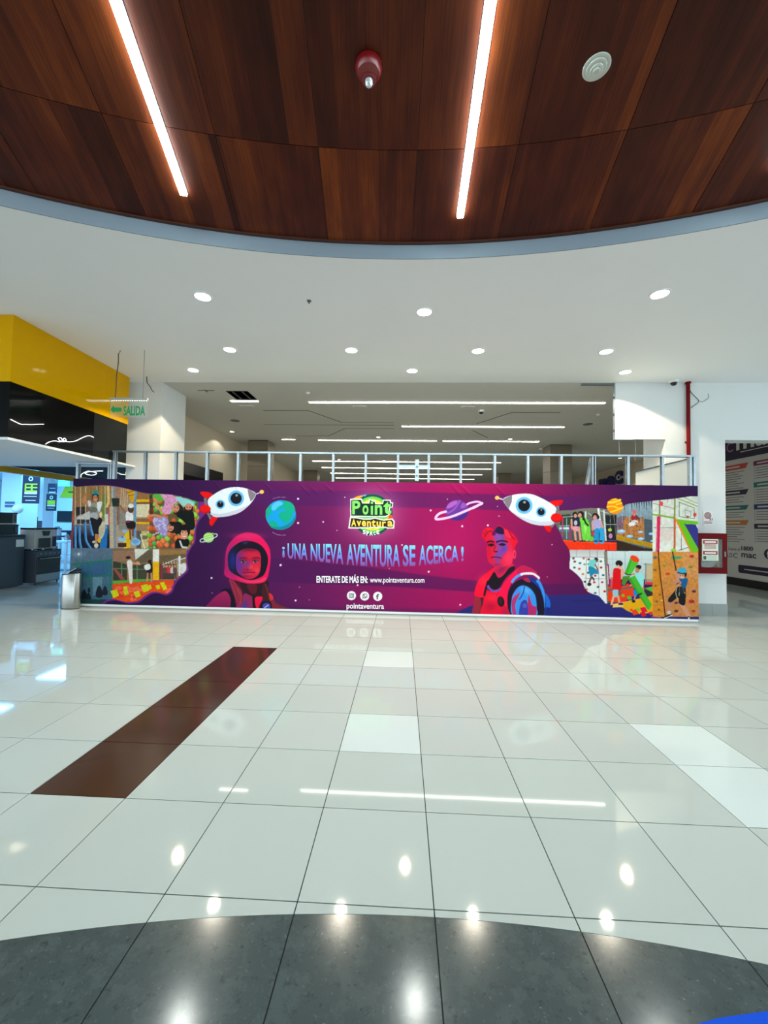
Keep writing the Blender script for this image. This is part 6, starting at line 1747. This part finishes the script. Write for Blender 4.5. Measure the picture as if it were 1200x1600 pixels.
def detector(x, y, z, r, label, nm='smoke_detector'):
    t = root(nm, (x, y, z - .05), label, 'detector')
    MB().lathe([(r, -.001), (r, -.016), (r * .92, -.02)], (x, y, z), 18).build('base', dl_ring, t, True)
    MB().lathe([(r * .75, -.02), (r * .72, -.036), (r * .35, -.046)], (x, y, z), 18).build('head', dl_ring, t, True)
detector(-2.15, 8.98, H, .055, 'small white detector on the hall ceiling just behind the opening')
detector(5.03, 10.66, H, .05, 'small detector on the hall ceiling near the bulkhead')
detector(5.15, 15.4, H, .07, 'small detector beside the top of the second stone column')
for x, y, lab in ((-3.96, 10.03, 'thin white slot vent behind the short light strip'), (-1.09, 10.05, 'thin white slot vent in the middle of the hall ceiling'), (1.59, 10.07, 'thin white slot vent beside the dome camera')):
    t = root('slot_vent', (x, y, H - .012), lab, 'vent', 'slot vents on the hall ceiling')
    MB().box(x - .17, x + .17, y - .05, y + .05, H - .010, H - .0005).build('frame', dl_ring, t)
    MB().box(x - .15, x + .15, y - .012, y + .012, H - .013, H - .010).build('blade', steel_dark, t)
t = root('sprinkler_head', (-1.27, 5.25, H - .03), 'tiny sprinkler head on the white ceiling below the wood rim', 'sprinkler')
MB().lathe([(.03, -.001), (.03, -.006)], (-1.27, 5.25, H), 14).build('rosette', steel_dark, t)
MB().lathe([(.006, -.006), (.006, -.026), (.016, -.028), (.016, -.031)], (-1.27, 5.25, H), 10).build('head', steel_dark, t)
t = root('ceiling_bracket', (-4.43, 8.86, H - .02), 'small black cross bracket on the ceiling beside the hatch', 'bracket')
MB().box(-4.62, -4.24, 8.85, 8.865, H - .010, H - .0005).build('arm', ap_black, t)
MB().box(-4.44, -4.42, 8.80, 8.92, H - .02, H - .010).build('arm', ap_black, t)
t = root('steel_profile', (3.95, 8.40, H - .03), 'bare steel profile hanging from the ceiling next to the drywall bulkhead', 'profile')
MB().box(3.62, 4.255, 8.385, 8.392, H - .035, H - .001).build('web', steel_dark, t)
MB().box(3.62, 4.255, 8.392, 8.435, H - .035, H - .030).build('flange', steel_dark, t)

# alarm and detector on the wood ceiling
t = root('alarm_strobe', (-0.27, 2.66, W - .11), 'dark red fire alarm with clear strobe on the wood ceiling', 'alarm')
ar = mat('alarm_red', rgb(120, 10, 18), .3)
MB().lathe([(.088, -.001), (.092, -.02), (.086, -.045), (.074, -.065), (.04, -.072)], (-0.27, 2.66, W), 28).build('body', ar, t, True)
MB().lathe([(.05, -.071), (.048, -.080)], (-0.27, 2.69, W), 20).build('collar', ar, t, True)
MB().lathe([(.026, -.079), (.026, -.100), (.016, -.116), (.004, -.120)], (-0.27, 2.69, W), 14).build('strobe', mat('strobe_clear', rgb(226, 232, 232), .08, metal=.6, bump=.8, bscale=90), t, True)
t = root('ceiling_diffuser', (1.271, 2.715, W - .04), 'round white stepped diffuser on the wood ceiling', 'diffuser')
dfm = mat('diffuser_white', rgb(206, 208, 196), .5, var=.05, vscale=30)
for k, (r, z0, z1) in enumerate(((.088, .001, .010), (.064, .008, .020), (.040, .018, .030), (.022, .028, .040))):
    MB().lathe([(r, -z0), (r, -z1 + .003), (r - .005, -z1), (max(.002, r - .018), -z1 + .002)], (1.271, 2.715, W), 28).build('ring', dfm, t, True)

# ------------------------------------------------------------------ steel bin, blue mat
brushed = bpy.data.materials.new('brushed_steel')
brushed.use_nodes = True
_nt = brushed.node_tree
_p = _nt.nodes['Principled BSDF']
_p.inputs['Metallic'].default_value = 1.0; _p.inputs['Roughness'].default_value = .28
_tc = _nt.nodes.new('ShaderNodeTexCoord'); _mp = _nt.nodes.new('ShaderNodeMapping'); _mp.inputs['Scale'].default_value = (2, 2, 160)
_nz = _nt.nodes.new('ShaderNodeTexNoise'); _nz.inputs['Scale'].default_value = 3
_nt.links.new(_tc.outputs['Object'], _mp.inputs['Vector']); _nt.links.new(_mp.outputs['Vector'], _nz.inputs['Vector'])
_rp = _nt.nodes.new('ShaderNodeValToRGB'); _rp.color_ramp.elements[0].color = (*rgb(150, 150, 146), 1); _rp.color_ramp.elements[1].color = (*rgb(206, 206, 200), 1)
_nt.links.new(_nz.outputs['Fac'], _rp.inputs['Fac']); _nt.links.new(_rp.outputs['Color'], _p.inputs['Base Color'])
bx, by = -6.225, 7.475
t = root('litter_bin', (bx, by, 0), 'brushed steel litter bin with slanted dark lid by the hoarding end', 'bin')
mb = MB().lathe([(.178, .012), (.182, .02), (.182, .61), (.176, .615)], (bx, by, 0), 36, sy=.55)
mb.v = [(x, y, z + (.02 * (x - bx) / .18 + .03 if z > .5 else 0)) for x, y, z in mb.v]
mb.build('body', brushed, t, True)
MB().lathe([(.172, 0), (.176, .012)], (bx, by, 0), 36, sy=.55).build('base', ap_black, t, True)
mb = MB().lathe([(.176, .616), (.176, .632), (.14, .640), (.02, .642)], (bx, by, 0), 36, sy=.55)
mb.v = [(x, y, z + .02 * (x - bx) / .18 + .03) for x, y, z in mb.v]
mb.build('lid', ap_black, t, True)
mb = MB().box(bx - .10, bx + .12, by - .05, by + .05, .643, .652)
mb.v = [(x, y, z + .10 * (x - bx) / .18 + .045) for x, y, z in mb.v]
mb.build('flap', brushed, t)
t = root('floor_mat', (1.7, 1.1, 0), 'bright blue mat corner on the dark granite in the lower corner', 'mat')
MB().prism([(1.02, 1.466), (1.10, 1.486), (2.20, 1.665), (2.36, .76), (1.19, .52)], 'z', .0005, .012).build('sheet', mat('mat_blue', rgb(4, 72, 200), .6, spec=.1), t)
